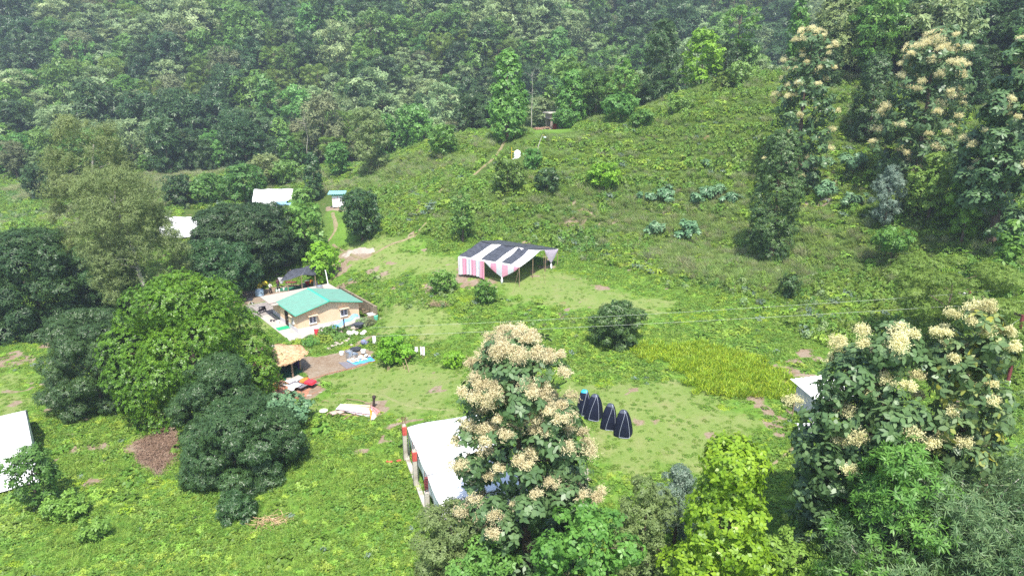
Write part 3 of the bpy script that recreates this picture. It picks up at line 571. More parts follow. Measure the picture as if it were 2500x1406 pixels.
def panicles(r, lobes, n, size, mt, per=360, lf=1.):
    zt = max(l[2] for l in lobes); zb = min(l[2] for l in lobes); C, Nn, _ = lobe_pts(lobes, n*40, r, .3, (1.0, 1.12), True)
    f = np.clip((C[:, 2]-zb)/(zt-zb+1e-6), 0, 1); w = .05+f**1.3; i = r.choice(len(C), n, replace=False, p=w/w.sum()); C = C[i]; parts = []; s = size*r.uniform(.7, 1.35, n)
    st = r.normal(0, 1, (n, 9, 3)); st[..., 2] = np.abs(st[..., 2])*.7+.1; st /= np.linalg.norm(st, axis=2, keepdims=True)       # sprays of each panicle
    sp = C[:, None]+st*s[:, None, None]*.62; j = r.integers(0, 9, (n, per)); P = sp[np.arange(n)[:, None], j]+r.normal(0, .24, (n, per, 3))*s[:, None, None]; P = P.reshape(-1, 3)
    Nr = r.normal(0, 1, P.shape); Nr[:, 2] = np.abs(Nr[:, 2]); Nr /= np.linalg.norm(Nr, axis=1, keepdims=True)
    tb = np.repeat(r.uniform(0, 1, n), per); V, Fc, ti = whorls(P, Nr, r, 2, .095*max(1, lf), .055*max(1, lf), (-.3, .3), .5, False, tb); return arr_mesh('blossoms', V, Fc, mt, tint=ti)
def depth(x, y, z): return y*cP-(z-CAMZ)*sP
def size_from_px(b, top, wpx):
    """metres from picture: crown top and width of a plant standing at b"""
    px, py = to_px(b[0], b[1], b[2]); d = ray(px, top); zt = CAMZ+d[2]*b[1]/d[1]; return zt-b[2], wpx/2*depth(*b)/F
def tree(kind, label, px, py, top, w, seed, name='tree', cat='tree', Y=None, group=None, **kw):
    b = G(px, py) if Y is None else GY(px, Y); Ht, R = size_from_px(b, top, w)
    t_ = thing(name, label, cat, b, 0, group); D = depth(*b); kw.setdefault('lsc', float(np.clip(D/75, .85, 1.8))); build_tree(t_, kind, Ht, R, seed, **kw); return t_

# big trees near the house
tree('mangob', 'huge bright green mango tree with domed glossy crown beside the thatched gazebo', 490, 985, 695, 365, 101, 'mango_tree', nmax=26000, lsc=.7)
tree('teal', 'blue green mango tree with brown leaf litter under it, left of the huge bright mango', 250, 985, 765, 240, 102, 'mango_tree', lsc=.72)
tree('teal', 'rounded blue green tree in front of the gazebo and right of the leaf litter', 550, 1060, 878, 215, 103, 'mango_tree', lsc=.72)
tree('teal', 'spreading blue green tree lowest on the lawn, beside the vine mound', 600, 1150, 990, 275, 104, 'mango_tree', lsc=.72)
tree('teal', 'small dense blue green bush in front of the spreading lawn tree', 580, 1262, 1205, 90, 105, 'bush', 'bush', lsc=.72)
tree('mangod', 'wide dark mango tree at the left edge, behind the open lawn', 105, 800, 570, 270, 106, 'mango_tree', nmax=18000)
tree('mangod', 'second dark mango crown between the left edge tree and the tall olive tree', 255, 770, 600, 170, 107, 'mango_tree')
tree('euc', 'tall feathery olive tree with pale forked trunk, nearer of two', 385, 790, 420, 225, 108, 'feathery_tree', nmax=18000, cov=.62, lean=(-3.0, 0))
tree('euc', 'tall feathery olive tree behind the pale forked trunk tree', 280, 740, 285, 195, 109, 'feathery_tree', nmax=16000, cov=.62)
tree('teal', 'dark green mango tree hiding the end of the small white tent', 545, 660, 515, 160, 110, 'mango_tree', matk='dark')
tree('mangod', 'dark green mango tree in front of the long white tent', 625, 660, 502, 230, 111, 'mango_tree', h0o=.2)
tree('mangod', 'dark mango tree shading the kitchen yard beside the blue drum', 545, 730, 590, 170, 112, 'mango_tree', h0o=.25)
tree('broad', 'broad leaved green tree between the dark mangoes and the white cabin', 748, 635, 490, 110, 113)
tree('lime', 'small lime green tree behind the black kitchen shelter', 788, 690, 594, 85, 114)
tree('mid', 'bushy dark green tree right of the green and white cabin', 885, 588, 468, 98, 115, matk='dark')
tree('mid', 'low round bush behind the cabin and right of the long white tent', 742, 500, 462, 60, 116, 'bush', 'bush')
tree('column', 'thin dark ragged tree behind the white cabin', 770, 490, 375, 42, 117)
tree('olive', 'big dull olive tree on the slope above the white cabin', 905, 425, 265, 98, 118, Y=142)
tree('mid', 'bushy bright green tree on the grassy shoulder right of the dull olive tree', 1085, 395, 308, 78, 119, Y=136, matk='vine')
tree('mid', 'slender small tree on the slope behind the striped pavilion', 1130, 592, 470, 58, 120)
tree('mid', 'round dark green tree standing alone on the lawn by the power lines', 1505, 842, 742, 132, 121, matk='deep', cov=1.5, h0o=0., lsc=.8)
tree('mid', 'low shrub on the bank left of the striped pavilion', 1082, 712, 664, 68, 122, 'shrub', 'shrub', matk='vine')
tree('mid', 'small shrub below the pink striped curtain', 1184, 742, 690, 55, 123, 'shrub', 'shrub', matk='vine')
tree('lime', 'yellowing shrub propped on bare sticks beside the hanging washing', 965, 885, 822, 90, 124, 'shrub', 'shrub')
tree('lime', 'small yellow green shrub left of the flowering teak', 1110, 890, 862, 58, 125, 'shrub', 'shrub')
# hillside and ridge
tree('column', 'tall dark columnar tree standing alone on the scrub hillside', 1880, 635, 330, 118, 130, lsc=1.0, nmax=14000, matk='deep', cov=.9)
tree('columnv', 'columnar tree wrapped in bright creeper on the ridge left of the brick hut', 1240, 325, 128, 88, 131, Y=132)
tree('columnv', 'shorter creeper clad tree between the columnar tree and the brick hut', 1392, 280, 175, 70, 132, Y=148)
tree('mid', 'dark shrubby tree hugging the right wall of the brick hut', 1378, 325, 268, 62, 133, 'shrub', 'shrub', Y=141)
tree('tiers', 'green layered tree on the ridge between hut and dark twin tree', 1450, 270, 165, 95, 134, Y=150, matk='mid')
tree('lime', 'bright green tree on the ridge below the dark grey green tree', 1512, 232, 142, 72, 135, Y=144, matk='vine')
tree('mangod', 'tall grey green dark crowned tree on the ridge crest', 1600, 222, 52, 92, 136, Y=146)
tree('lime', 'big bright green tree on the ridge crest left of the umbrella tree', 1695, 205, 68, 100, 137, Y=142)
tree('umbrella', 'umbrella shaped dark tree topping the ridge', 1776, 150, 12, 92, 138, Y=148)
tree('mid', 'dense dark bush at the foot of the umbrella tree', 1750, 180, 105, 80, 139, Y=144, matk='dark')
tree('columnv', 'thin creeper clad tree rising past the top of the picture', 1912, 130, -30, 52, 140, Y=134)
tree('mid', 'dark shrub with red blossom on the open hillside', 1508, 300, 232, 95, 141, 'shrub', 'shrub', Y=134)
tree('mid', 'small bare trunked tree on the hillside crest below the umbrella tree', 1782, 240, 152, 60, 142, Y=130)
tree('lime', 'little yellow green tree by the flat hilltop path', 1745, 232, 178, 50, 143, Y=131, matk='feather')
tree('teak', 'flowering teak on the hillside behind the tall columnar tree', 1945, 385, 75, 150, 144, 'teak_tree', Y=101, bloom=75, lsc=1.0, cov=.5)
tree('teak', 'largest flowering teak on the upper hillside', 2240, 432, 62, 205, 145, 'teak_tree', Y=91, bloom=120, lsc=1.0, cov=.5)
tree('teak', 'dark flowering teak at the right edge of the hillside', 2462, 560, 95, 215, 146, 'teak_tree', Y=76, bloom=60, lsc=.95)
tree('column', 'small dark layered tree between the two upper teaks', 2108, 345, 138, 90, 147, Y=106)
tree('tiers', 'tall layered green tree behind the upper teaks', 2085, 230, -40, 150, 148, Y=122, matk='vine')
tree('column', 'dark leaning tree with bare stem at the top of the hill', 2010, 180, -50, 120, 149, Y=126, matk='olive')
tree('grey', 'small grey green round tree on the hillside', 2182, 532, 408, 86, 150, Y=86)
tree('lime', 'yellowish tree with forked trunk beside the grey green round tree', 2290, 520, 378, 135, 151, Y=84, matk='feather')
tree('mid', 'bright green sapling below the dark edge teak', 2385, 545, 415, 95, 152, Y=78, matk='scrubA')
tree('umbrella', 'small flat topped tree with deep shade on the lower hillside', 2170, 655, 560, 100, 153, matk='vine')
tree('feather', 'broad fine leaved acacia like tree above the flowering teak', 2290, 870, 640, 310, 154, 'acacia_tree', matk='feather')
tree('feather', 'fine leaved tree beside the steel power pole', 2400, 930, 775, 190, 155, 'acacia_tree', matk='feather')
tree('teak', 'young slender teak without flowers at the right edge', 2420, 800, 540, 75, 156, 'teak_tree', bloom=0, lsc=.8, matk='vine')
tree('teak', 'young leafy teak beside the slender one', 2350, 790, 640, 60, 157, 'teak_tree', bloom=0, lsc=.8, matk='vine')
tree('mid', 'small shrub on the lower hillside edge', 1925, 730, 672, 55, 158, 'shrub', 'shrub', matk='teal')
# foreground
tree('teak', 'big flowering teak in the foreground beside the white roofed frame', 1290, 1385, 840, 340, 160, 'teak_tree', nmax=22000, bloom=185, lsc=.68, cov=.8, lean=(-.9, .4))
tree('teaky', 'flowering teak with yellow edged leaves in front of the power lines', 2255, 1440, 762, 235, 161, 'teak_tree', nmax=18000, lsc=.7, cov=.75, bloom=42)
tree('teaky', 'bushy flowering teak covering the small grey toilet block', 2065, 1400, 800, 330, 162, 'teak_tree', nmax=16000, lsc=.68, matk='teak', bloom=52, cov=.8)
tree('compound', 'tree with feathery compound leaves in front of the two teaks', 2130, 1560, 1095, 300, 163, nmax=9000, lsc=.75)
tree('yellow', 'vivid yellow green pointed tree at the bottom edge', 1745, 1560, 1092, 335, 164, nmax=11000, lsc=.82)
tree('broad', 'fresh green broad leaved tree between the teak and the yellow green tree', 1430, 1560, 1240, 240, 165, nmax=8000, lsc=.75)
tree('grey', 'grey leaved young tree behind the yellow green tree', 1645, 1340, 1140, 125, 166)
tree('olive', 'dull olive thicket between the broad leaved and grey leaved trees', 1560, 1430, 1180, 170, 167, 'shrub', 'shrub')
tree('olive', 'olive bush at the foot of the big foreground teak', 1110, 1430, 1235, 190, 168, 'bush', 'bush')
tree('mid', 'dark green bush at the bottom edge under the teak', 1180, 1500, 1330, 170, 169, 'bush', 'bush')
tree('mid', 'loose green shrub in front of the white tent at the left edge', 95, 1240, 1095, 120, 170, 'shrub', 'shrub', matk='mid')
tree('mid', 'low weedy shrub right of the left edge tent', 160, 1265, 1215, 100, 171, 'shrub', 'shrub', matk='scrubB')
tree('mid', 'low dark shrub alone on the lower lawn', 232, 1315, 1275, 75, 172, 'shrub', 'shrub', matk='scrubB')
tree('mid', 'dark undergrowth bush at the bottom edge right of the yellow tree', 1930, 1500, 1310, 170, 173, 'bush', 'bush', matk='scrubB')
tree('broad', 'mound of round leaved creeper beside the blue green trees', 690, 1040, 975, 150, 174, 'bush', 'bush', matk='castor')
for k_, (px, py, tp, w_, mk_, tx) in enumerate([(105, 490, 400, 80, 'dark', 'dark tree at the edge of the left meadow'), (600, 495, 405, 105, 'mid', 'round tree just left of the long white tent'), (520, 500, 428, 90, 'mid', 'green tree between olive tree and long tent'),
      (700, 450, 395, 80, 'mid', 'bushy tree directly behind the long white tent'), (650, 455, 380, 90, 'olive', 'olive tree behind the left half of the long white tent'), (445, 505, 430, 80, 'dark', 'dark bush touching the tall olive tree'), (40, 420, 330, 120, 'mid', 'leafy tree at the left edge above the meadow'), (830, 430, 350, 70, 'mid', 'leafy tree left of the dull olive slope tree')]):
    tree('mid', tx, px, py, tp, w_, 180+k_, matk=mk_, group='trees round the valley meadow')
for k_, (px, py, tp, w_, tx) in enumerate([(1240, 468, 392, 75, 'small tree on the hillside below the white water tank'), (1335, 472, 415, 62, 'small tree on the hillside right of the tank'), (1475, 462, 400, 80, 'small yellow green tree on the mid hillside'), (1300, 415, 365, 45, 'shrub beside the bent street lamp'), (1560, 330, 270, 60, 'sapling on the upper hillside below the ridge trees'), (1650, 300, 240, 70, 'bushy sapling just under the ridge crest')]):
    tree('mid', tx, px, py, tp, w_, 200+k_, 'small_tree', matk=['mid', 'teal', 'lime', 'mid', 'vine', 'mid'][k_], group='small trees dotted over the hillside', Y=None if py > 330 else 128)
for k_, (px, Y_, top, tx) in enumerate(((1297, 150, 150, 'bare pale dead tree standing between the creeper columns and the forest'), (753, 178, 262, 'bare pale forked dead trunk in the forest above the white cabin'), (2475, 40, 1160, 'bare thin dead stem beside the edge bamboo'))):
    b_ = GY(px, Y_) if k_ < 2 else G(2470, 1330); t_ = thing('dead_tree', tx, 'tree', b_); Ht, R = size_from_px(b_, top, 40); r_ = np.random.default_rng(k_); tr_ = trunk_mesh(r_, [(r_.normal(0, 1.2), r_.normal(0, 1.2), Ht*r_.uniform(.6, .98), 1, 1, 1) for _ in range(9 if k_ < 2 else 2)], Ht, .1 if k_ < 2 else .06, nl=9); tr_.build('trunk', BARKP, t_)
# castor shrubs
CAST = [(1625, 490, 448, 62, 'largest'), (1590, 492, 466, 34, 'low'), (1735, 485, 448, 66, 'wide'), (1700, 495, 468, 36, 'small'), (1785, 498, 465, 40, 'ragged'), (1595, 575, 532, 46, 'leafy'), (1690, 585, 532, 42, 'tall'), (1658, 582, 562, 24, 'tiny'), (2010, 410, 382, 46, 'upper'), (2085, 430, 368, 66, 'shaded'), (1965, 455, 425, 36, 'slim'), (2010, 480, 436, 62, 'spreading'), (2080, 505, 468, 50, 'lower'), (1725, 405, 388, 26, 'lone')]
for k_, (px, py, tp, w_, ad) in enumerate(CAST):
    b_ = G(px, py+2); Ht, R = size_from_px(b_, tp, w_); Ht = min(Ht, 4.5); r_ = np.random.default_rng(300+k_)
    t_ = thing('castor_shrub', ad+' blue green large leaved shrub '+('left of the columnar tree' if px < 1850 else 'right of the columnar tree')+(', lower row' if py > 520 or 500 < py < 520 else ', upper row'), 'shrub', b_, 0, 'blue green castor shrubs on the hillside')
    lb = [(r_.normal(0, .45)*R, r_.normal(0, .45)*R, Ht*r_.uniform(.35, .75), R*.42, R*.42, Ht*.22) for _ in range(8)]
    st_ = MB()
    for l in lb: st_.tube([(0, 0, -.1), (l[0]*.5, l[1]*.5, l[2]*.6), l[:3]], [.05, .04, .02], 5)
    st_.build('stem', BARK, t_); link('crown', make_crown('crown', r_, lb, int(60+R*45), 6, .55, .3, LM['castor'], .6, (-.5, .1), six=True, shell=(.5, 1.1)), t_)
# bamboo clump
def bamboo(label, px, py, top, w, seed, n=26):
    b_ = G(px, py); Ht, R = size_from_px(b_, top, w); r_ = np.random.default_rng(seed); t_ = thing('bamboo_clump', label, 'bamboo', b_, 0, 'bamboo clumps at the bottom right'); mb = MB(); C = []; Nn = []
    for i in range(n):
        a = i*2.4+r_.normal(0, .3); q = r_.uniform(.2, 1)**.7; hh = Ht*r_.uniform(.72, 1.12); e = np.array([math.cos(a), math.sin(a)])*R*q; pts = []
        for j in range(8):
            f = j/7; pts.append((e[0]*f**2+.4*math.cos(a), e[1]*f**2+.4*math.sin(a), hh*(math.sin(min(f*1.15, 1.2)*1.45)/math.sin(1.45))))
        mb.tube(pts, [.06*(1-.85*j/7) for j in range(8)], 5)
        for f in np.linspace(.3, 1, 46):
            j = min(6, int(f*7)); g = f*7-j; p_ = np.array(pts[j])*(1-g)+np.array(pts[j+1])*g
            for _ in range(3): C.append(p_+r_.normal(0, .42, 3)*(.5+f)); Nn.append([math.cos(a)*.5+r_.normal(0, .4), math.sin(a)*.5+r_.normal(0, .4), .5])
    mb.build('stem', BARKP, t_); C = np.array(C); Nn = np.array(Nn); Nn /= np.linalg.norm(Nn, axis=1, keepdims=True)
    V, Fc, ti = whorls(C, Nn, r_, 8, .38, .05, (-.9, .3), .35); link('crown', arr_mesh('crown', V, Fc, LM['bamboo'], tint=ti), t_)
bamboo('largest arching bamboo clump in the bottom right corner', 2290, 1560, 1215, 330, 401, 34)
bamboo('bamboo clump behind the corner one, at the right edge', 2470, 1420, 1160, 170, 402, 20)
bamboo('low bamboo clump spilling over the bottom edge', 2120, 1640, 1380, 230, 403, 20)
bamboo('bamboo clump cut by the corner of the picture', 2470, 1650, 1320, 220, 404, 20)

# ---------------------------------------------------------------- forest on the far slope
FP = [('mid', 'mid'), ('mangod', 'dark'), ('tiers', 'pale'), ('mid', 'vine'), ('brown', 'brown'), ('mangod', 'teal'), ('tiers', 'mid'), ('feather', 'feather'), ('egg', 'mid')]
KINDS['egg'] = ('egg', .12, 26, .34, .8, .36, .2, 5, .85, 'mid', (-.4, .4), {})
FDESC = ['rounded mid green', 'dense dark green', 'pale layered', 'fresh green leafy', 'dull brownish', 'dark blue green', 'green layered', 'fine leaved olive', 'narrow green']
FH = [9.5, 10.5, 10, 9, 9.5, 10, 10, 9, 11]; FR = [3.4, 3.8, 3.9, 3.2, 3.3, 3.6, 3.6, 3.6, 2.7]
fmesh = []
for i, (kd, mk_) in enumerate(FP):
    for v_ in range(2):
        tmp = bpy.data.objects.new('tmp', None); COL.objects.link(tmp); build_tree(tmp, kd, FH[i], FR[i], 500+i*7+v_, lsc=1.75, cov=.9, nmax=1500, matk=mk_, bloom=0)
        ch = {c_.name.split('.')[0]: c_ for c_ in tmp.children}; fmesh.append((ch['trunk'].data, ch['crown'].data))
        for c_ in list(tmp.children): bpy.data.objects.remove(c_)
        bpy.data.objects.remove(tmp)
fcol = bpy.data.collections.new('forest_tree_kinds')
for i, (tm, cm) in enumerate(fmesh):
    b2 = bmesh.new(); b2.from_mesh(tm); n1 = len(b2.faces); b2.from_mesh(cm); b2.faces.ensure_lookup_table()
    me = bpy.data.meshes.new('forest_tree'); me.materials.append(tm.materials[0]); me.materials.append(cm.materials[0])
    for f in b2.faces[n1:]: f.material_index = 1
    b2.to_mesh(me); b2.free(); a = me.attributes.get('tint')
    fcol.objects.link(bpy.data.objects.new('kind_%02d' % i, me))
X, Y, Z = view_pts(5.7, -250, 260, 100, 420, .42, 200); k = is_forest(X, Y); X, Y, Z = X[k], Y[k], Z[k]
tp_x, tp_y = to_px(X, Y, Z+9); k = (tp_y > -140) & (tp_y < 900); X, Y, Z = X[k], Y[k], Z[k]; n = len(X)
n1_, n2_, n3_ = vnoise(X, Y, 26, 61), vnoise(X, Y, 15, 62), vnoise(X, Y, 9, 63); u = rg.uniform(0, 1, n)
ki = np.where(n1_ > .62, np.where(u < .6, 1, 5), np.where(n2_ > .66, 2, np.where(n2_ < .3, np.where(u < .5, 4, 7), np.where(u < .4, 0, np.where(u < .6, 3, np.where(u < .78, 6, np.where(u < .9, 8, 2)))))))
rnd = rg.uniform(0, 1, n) < .3; ki = np.where(rnd, rg.integers(0, 9, n), ki); rr_ = X/Y > .36; ki = np.where(rr_ & (Y < 170) & (rg.uniform(0, 1, n) < .6), 1, ki)
mi = ki*2+rg.integers(0, 2, n); scl = np.clip(np.exp(rg.normal(.16, .3, n)), .6, 2.1)*np.where(Y < 200, .85, 1.0); rz = rg.uniform(0, 6.28, n)
px_, py_ = to_px(X, Y, Z+6); inside = (px_ > 0) & (px_ < 2500) & (py_ > 0) & (py_ < 1000); order = np.argsort(np.where(inside, Y/scl, 1e6)); ind = order[:296]; rest = order[296:]
for i in ind:
    px = px_[i]; wh = ('behind the tall olive trees' if px < 560 else 'behind the long white tent' if px < 860 else 'between dull olive tree and creeper column' if px < 1230 else 'behind the ridge hut' if px < 1480 else 'behind the ridge trees' if px < 1900 else 'above the upper teaks')
    d_ = FDESC[ki[i]]; t_ = thing('forest_tree', '%s forest tree %s' % (d_, wh), 'tree', (X[i], Y[i], Z[i]-.3), rz[i], '%s forest trees %s' % (d_, wh)); t_.scale = (scl[i], scl[i], scl[i]*rg.uniform(.75, 1.2))
    link('trunk', fmesh[mi[i]][0], t_); link('crown', fmesh[mi[i]][1], t_)
n = len(rest); s_ = scl[rest]
scatter('forest', np.stack([X[rest], Y[rest], Z[rest]-.3], 1), mi[rest], np.stack([0*s_, 0*s_, rz[rest]], 1), np.stack([s_, s_, s_*rg.uniform(.75, 1.2, n)], 1), fcol, 'dense mixed forest covering the far mountain slope')
print('forest', n)

# ---------------------------------------------------------------- surfaces of built things
M_CREAM = mat('cream_wall_paint', (.68, .5, .34), .8, var=.05, scale=.8, bump=.15, col2=(.62, .45, .3))
M_PLINTH = mat('grey_plinth_paint', (.56, .54, .56), .8, var=.06, scale=1.2, bump=.15)
M_TEALROOF = mat('green_roof_paint', (.145, .315, .245), .65, var=.08, scale=1.4, bump=.1, col2=(.15, .28, .22))
M_TEALDARK = mat('green_ridge_trim', (.06, .38, .27), .5, var=.08)
M_CONC = mat('pale_concrete', (.38, .355, .32), .9, var=.08, scale=.9, bump=.2, col2=(.34, .3, .26))
M_CONCG = mat('weathered_concrete', (.42, .39, .33), .9, var=.16, scale=1.6, bump=.4, col2=(.2, .17, .13))
M_SLAB = mat('slab_concrete', (.36, .31, .27), .9, var=.07, scale=.7, bump=.2, col2=(.4, .33, .29))
M_STONE = mat('slate_paving', (.3, .27, .25), .9, var=.25, scale=2.2, bump=.7, stretch=(1, 2.6, 1))
M_WHITE = mat('white_canvas', (.8, .8, .8), .85, var=.02, scale=.6, bump=.12, col2=(.74, .75, .78))
M_WHITEP = mat('white_paint', (.78, .78, .76), .6, var=.03, scale=2)
M_BLACK = mat('black_tarpaulin', (.035, .038, .048), .5, var=.3, scale=3, bump=.5, col2=(.02, .022, .03))
M_CHAR = mat('charcoal_tarpaulin', (.06, .065, .08), .55, var=.3, scale=2.5, bump=.6, col2=(.03, .033, .042))
M_NAVY = mat('navy_tent_fabric', (.008, .011, .026), .7, var=.2, scale=2, bump=.2, spec=.15)
M_MOSS = mat('mossy_concrete', (.2, .165, .11), .9, var=.2, scale=1.6, bump=.4, col2=(.1, .085, .055))
M_SILVER = mat('silver_piping', (.34, .38, .46), .5, var=.05)
M_BLUE = mat('blue_tarpaulin', (.08, .34, .72), .5, var=.12, scale=3, bump=.5)
M_CYAN = mat('cyan_fabric', (.02, .35, .55), .5, var=.1)
M_WOOD = mat('weathered_wood', (.3, .21, .14), .85, var=.2, scale=2.5, bump=.4, stretch=(4, 4, .7))
M_PLANK = mat('grey_brown_board', (.42, .33, .27), .85, var=.18, scale=2.5, bump=.3, stretch=(.7, 4, 4))
M_BRICK = mat('red_brick_paint', (.5, .09, .07), .85, var=.12, scale=4, bump=.4)
M_REDB = mat('red_blanket', (.66, .045, .07), .9, var=.15, scale=6, bump=.5)
M_ORANGE = mat('orange_cloth', (.75, .25, .02), .85, var=.12, scale=5, bump=.4)
M_STEEL = mat('steel_pot', (.5, .52, .54), .3, .8, var=.1)
M_TIN = mat('tin_sheet', (.62, .63, .66), .4, .3, var=.12, scale=1.5, bump=.2, col2=(.45, .3, .3))
M_GREENP = mat('green_plastic', (.02, .34, .16), .6, var=.08)
M_DGREEN = mat('green_floor_mat', (.02, .13, .07), .9, var=.2, scale=5)
M_RUST = mat('rust_brown_steel', (.17, .045, .045), .7, var=.2, scale=3, bump=.3)
M_DARK = mat('dark_interior', (.02, .018, .016), .9, var=.1)
M_GLASS = mat('dark_curtained_glass', (.09, .08, .13), .25, var=.3, scale=8, spec=.5)
M_CURT = mat('lilac_curtain', (.5, .48, .62), .8, var=.1, scale=6)
M_IRON = mat('iron_grille', (.05, .035, .03), .6, var=.2)
M_REDC = mat('red_ochre_soil', (.33, .16, .1), .95, var=.2, scale=3, bump=.5, col2=(.24, .12, .08))
M_SAND = mat('pale_sand', (.33, .29, .25), .95, var=.12, scale=5, bump=.8, col2=(.42, .35, .28))
M_PURPLE = mat('purple_drape', (.07, .02, .22), .8, var=.25, scale=3, bump=.3)
M_YELL = mat('yellow_plastic', (.65, .5, .04), .5, var=.1)
M_SKIN = mat('skin', (.22, .11, .07), .6, var=.05)
M_HAIR = mat('black_hair', (.012, .01, .01), .6, var=.1)
M_SHIRT = mat('white_shirt', (.62, .58, .54), .85, var=.05)
M_TROU = mat('dark_trousers', (.03, .025, .035), .85, var=.1)
M_MAROON = mat('dark_maroon_shirt', (.1, .035, .06), .85, var=.1)
M_GREYF = mat('grey_woven_webbing', (.17, .16, .18), .85, var=.1, scale=10, bump=.3)
def striped(name, cols, scale, axis_='u'):
    """cloth whose woven stripes follow the uv-like attribute 'tint' (0..1 across the panel)"""
    m_, t_, o_ = nmat(name); L_ = t_.links.new; a = N(t_, 'ShaderNodeAttribute', attribute_name='tint'); r = ramp(t_, cols, [i/len(cols) for i in range(len(cols))]); r.color_ramp.interpolation = 'CONSTANT'
    mu = N(t_, 'ShaderNodeMath', operation='MULTIPLY', i1=scale); fr = N(t_, 'ShaderNodeMath', operation='FRACT'); L_(a.outputs['Fac'], mu.inputs[0]); L_(mu.outputs[0], fr.inputs[0]); L_(fr.outputs[0], r.inputs[0])
    p_ = N(t_, 'ShaderNodeBsdfPrincipled'); p_.inputs['Roughness'].default_value = .85; tr = N(t_, 'ShaderNodeBsdfTranslucent'); mx = N(t_, 'ShaderNodeMixShader', i0=.25)
    L_(r.outputs[0], p_.inputs['Base Color']); L_(r.outputs[0], tr.inputs[0]); L_(p_.outputs[0], mx.inputs[1]); L_(tr.outputs[0], mx.inputs[2]); L_(mx.outputs[0], o_.inputs[0]); return m_
M_PINK = striped('pink_white_striped_cloth', [(.78, .78, .8), (.78, .34, .47), (.64, .66, .72), (.78, .37, .5), (.66, .68, .74), (.78, .34, .47)], 1)
def thatch_mat():
    m_, t_, o_ = nmat('thatch'); L_ = t_.links.new; tc = N(t_, 'ShaderNodeTexCoord'); n1 = N(t_, 'ShaderNodeTexNoise'); n1.inputs['Scale'].default_value = 4; n1.inputs['Detail'].default_value = 8; n1.inputs['Distortion'].default_value = .6
    L_(tc.outputs['Object'], n1.inputs[0]); r = ramp(t_, [(.26, .15, .08), (.5, .34, .19), (.64, .47, .29)], [.3, .5, .7]); L_(n1.outputs[0], r.inputs[0]); p_ = N(t_, 'ShaderNodeBsdfPrincipled'); p_.inputs['Roughness'].default_value = .95
    n2 = N(t_, 'ShaderNodeTexNoise'); n2.inputs['Scale'].default_value = 18; L_(tc.outputs['Object'], n2.inputs[0]); b_ = N(t_, 'ShaderNodeBump'); b_.inputs['Strength'].default_value = .9; b_.inputs['Distance'].default_value = .08; L_(n2.outputs[0], b_.inputs['Height']); L_(b_.outputs[0], p_.inputs['Normal'])
    L_(r.outputs[0], p_.inputs['Base Color']); L_(p_.outputs[0], o_.inputs[0]); return m_
M_THATCH = thatch_mat()
def tiled_roof_mat():
    m_ = M_TEALROOF; t_ = m_.node_tree; p_ = [x for x in t_.nodes if x.type == 'BSDF_PRINCIPLED'][0]; src = p_.inputs['Base Color'].links[0].from_socket
    tc = N(t_, 'ShaderNodeTexCoord'); w = N(t_, 'ShaderNodeTexBrick'); w.inputs['Scale'].default_value = 1.6; w.inputs['Mortar Size'].default_value = .03; w.inputs['Color1'].default_value = (1, 1, 1, 1); w.inputs['Color2'].default_value = (.88, .9, .9, 1); w.inputs['Mortar'].default_value = (.72, .74, .74, 1)
    t_.links.new(tc.outputs['Object'], w.inputs[0]); x = N(t_, 'ShaderNodeMixRGB', blend_type='MULTIPLY'); x.inputs[0].default_value = .8; t_.links.new(src, x.inputs[1]); t_.links.new(w.outputs[0], x.inputs[2]); t_.links.new(x.outputs[0], p_.inputs['Base Color'])
tiled_roof_mat()
rp = random.Random(5)

# ---------------------------------------------------------------- the house (local frame: x along the gable front, y back)
house = thing('house', 'small cream house with green tiled gable roof and grey plinth', 'house', (HA[0], HA[1], -1.2), HPHI)
WU, WV, EZ, RZ, RU = 8.2, 6.0, 2.58, 3.5, 4.1
mb = MB(); front = [(0, .62), (WU, .62), (WU, EZ-.05), (RU, RZ-.1), (0, EZ-.05)]
def wall_poly(mb, pts3): mb.add(pts3, [tuple(range(len(pts3)))])
mb.add([(x, 0, z) for x, z in front]+[(x, WV, z) for x, z in front], [(0, 1, 2, 3, 4), (9, 8, 7, 6, 5), (0, 5, 6, 1), (1, 6, 7, 2), (4, 9, 5, 0), (2, 7, 8, 3), (3, 8, 9, 4)])
mb.box((WU/2+.15, WV+1.6, 1.55), (WU-.1, 3.2, 1.86)); mb.build('wall', M_CREAM, house)
mb = MB(); mb.box((WU/2, WV/2, .3), (WU+.06, WV+.06, .64)); mb.box((WU/2+.15, WV+1.62, .3), (WU-.04, 3.3, .64)); mb.build('plinth', M_PLINTH, house)
def slope(x0, z0, x1, z1):
    mb = MB(); a = np.array([x1-x0, z1-z0]); nrm = np.array([-a[1], a[0]])/np.hypot(*a)*.07; nrm = nrm if nrm[1] > 0 else -nrm; ya, yb = -.45, WV+.25
    P = [(x0, ya, z0), (x1, ya, z1), (x1, yb, z1), (x0, yb, z0)]; return mb.add(P+[(p_[0]+nrm[0], p_[1], p_[2]+nrm[1]) for p_ in P], [(0, 1, 2, 3), (4, 5, 6, 7), (0, 1, 5, 4), (1, 2, 6, 5), (2, 3, 7, 6), (3, 0, 4, 7)])
roof = slope(-.32, EZ-.08, RU, RZ); r2 = slope(WU+.35, EZ-.09, RU, RZ); roof.add(r2.v, r2.f); roof = roof.build('roof', M_TEALROOF, house)
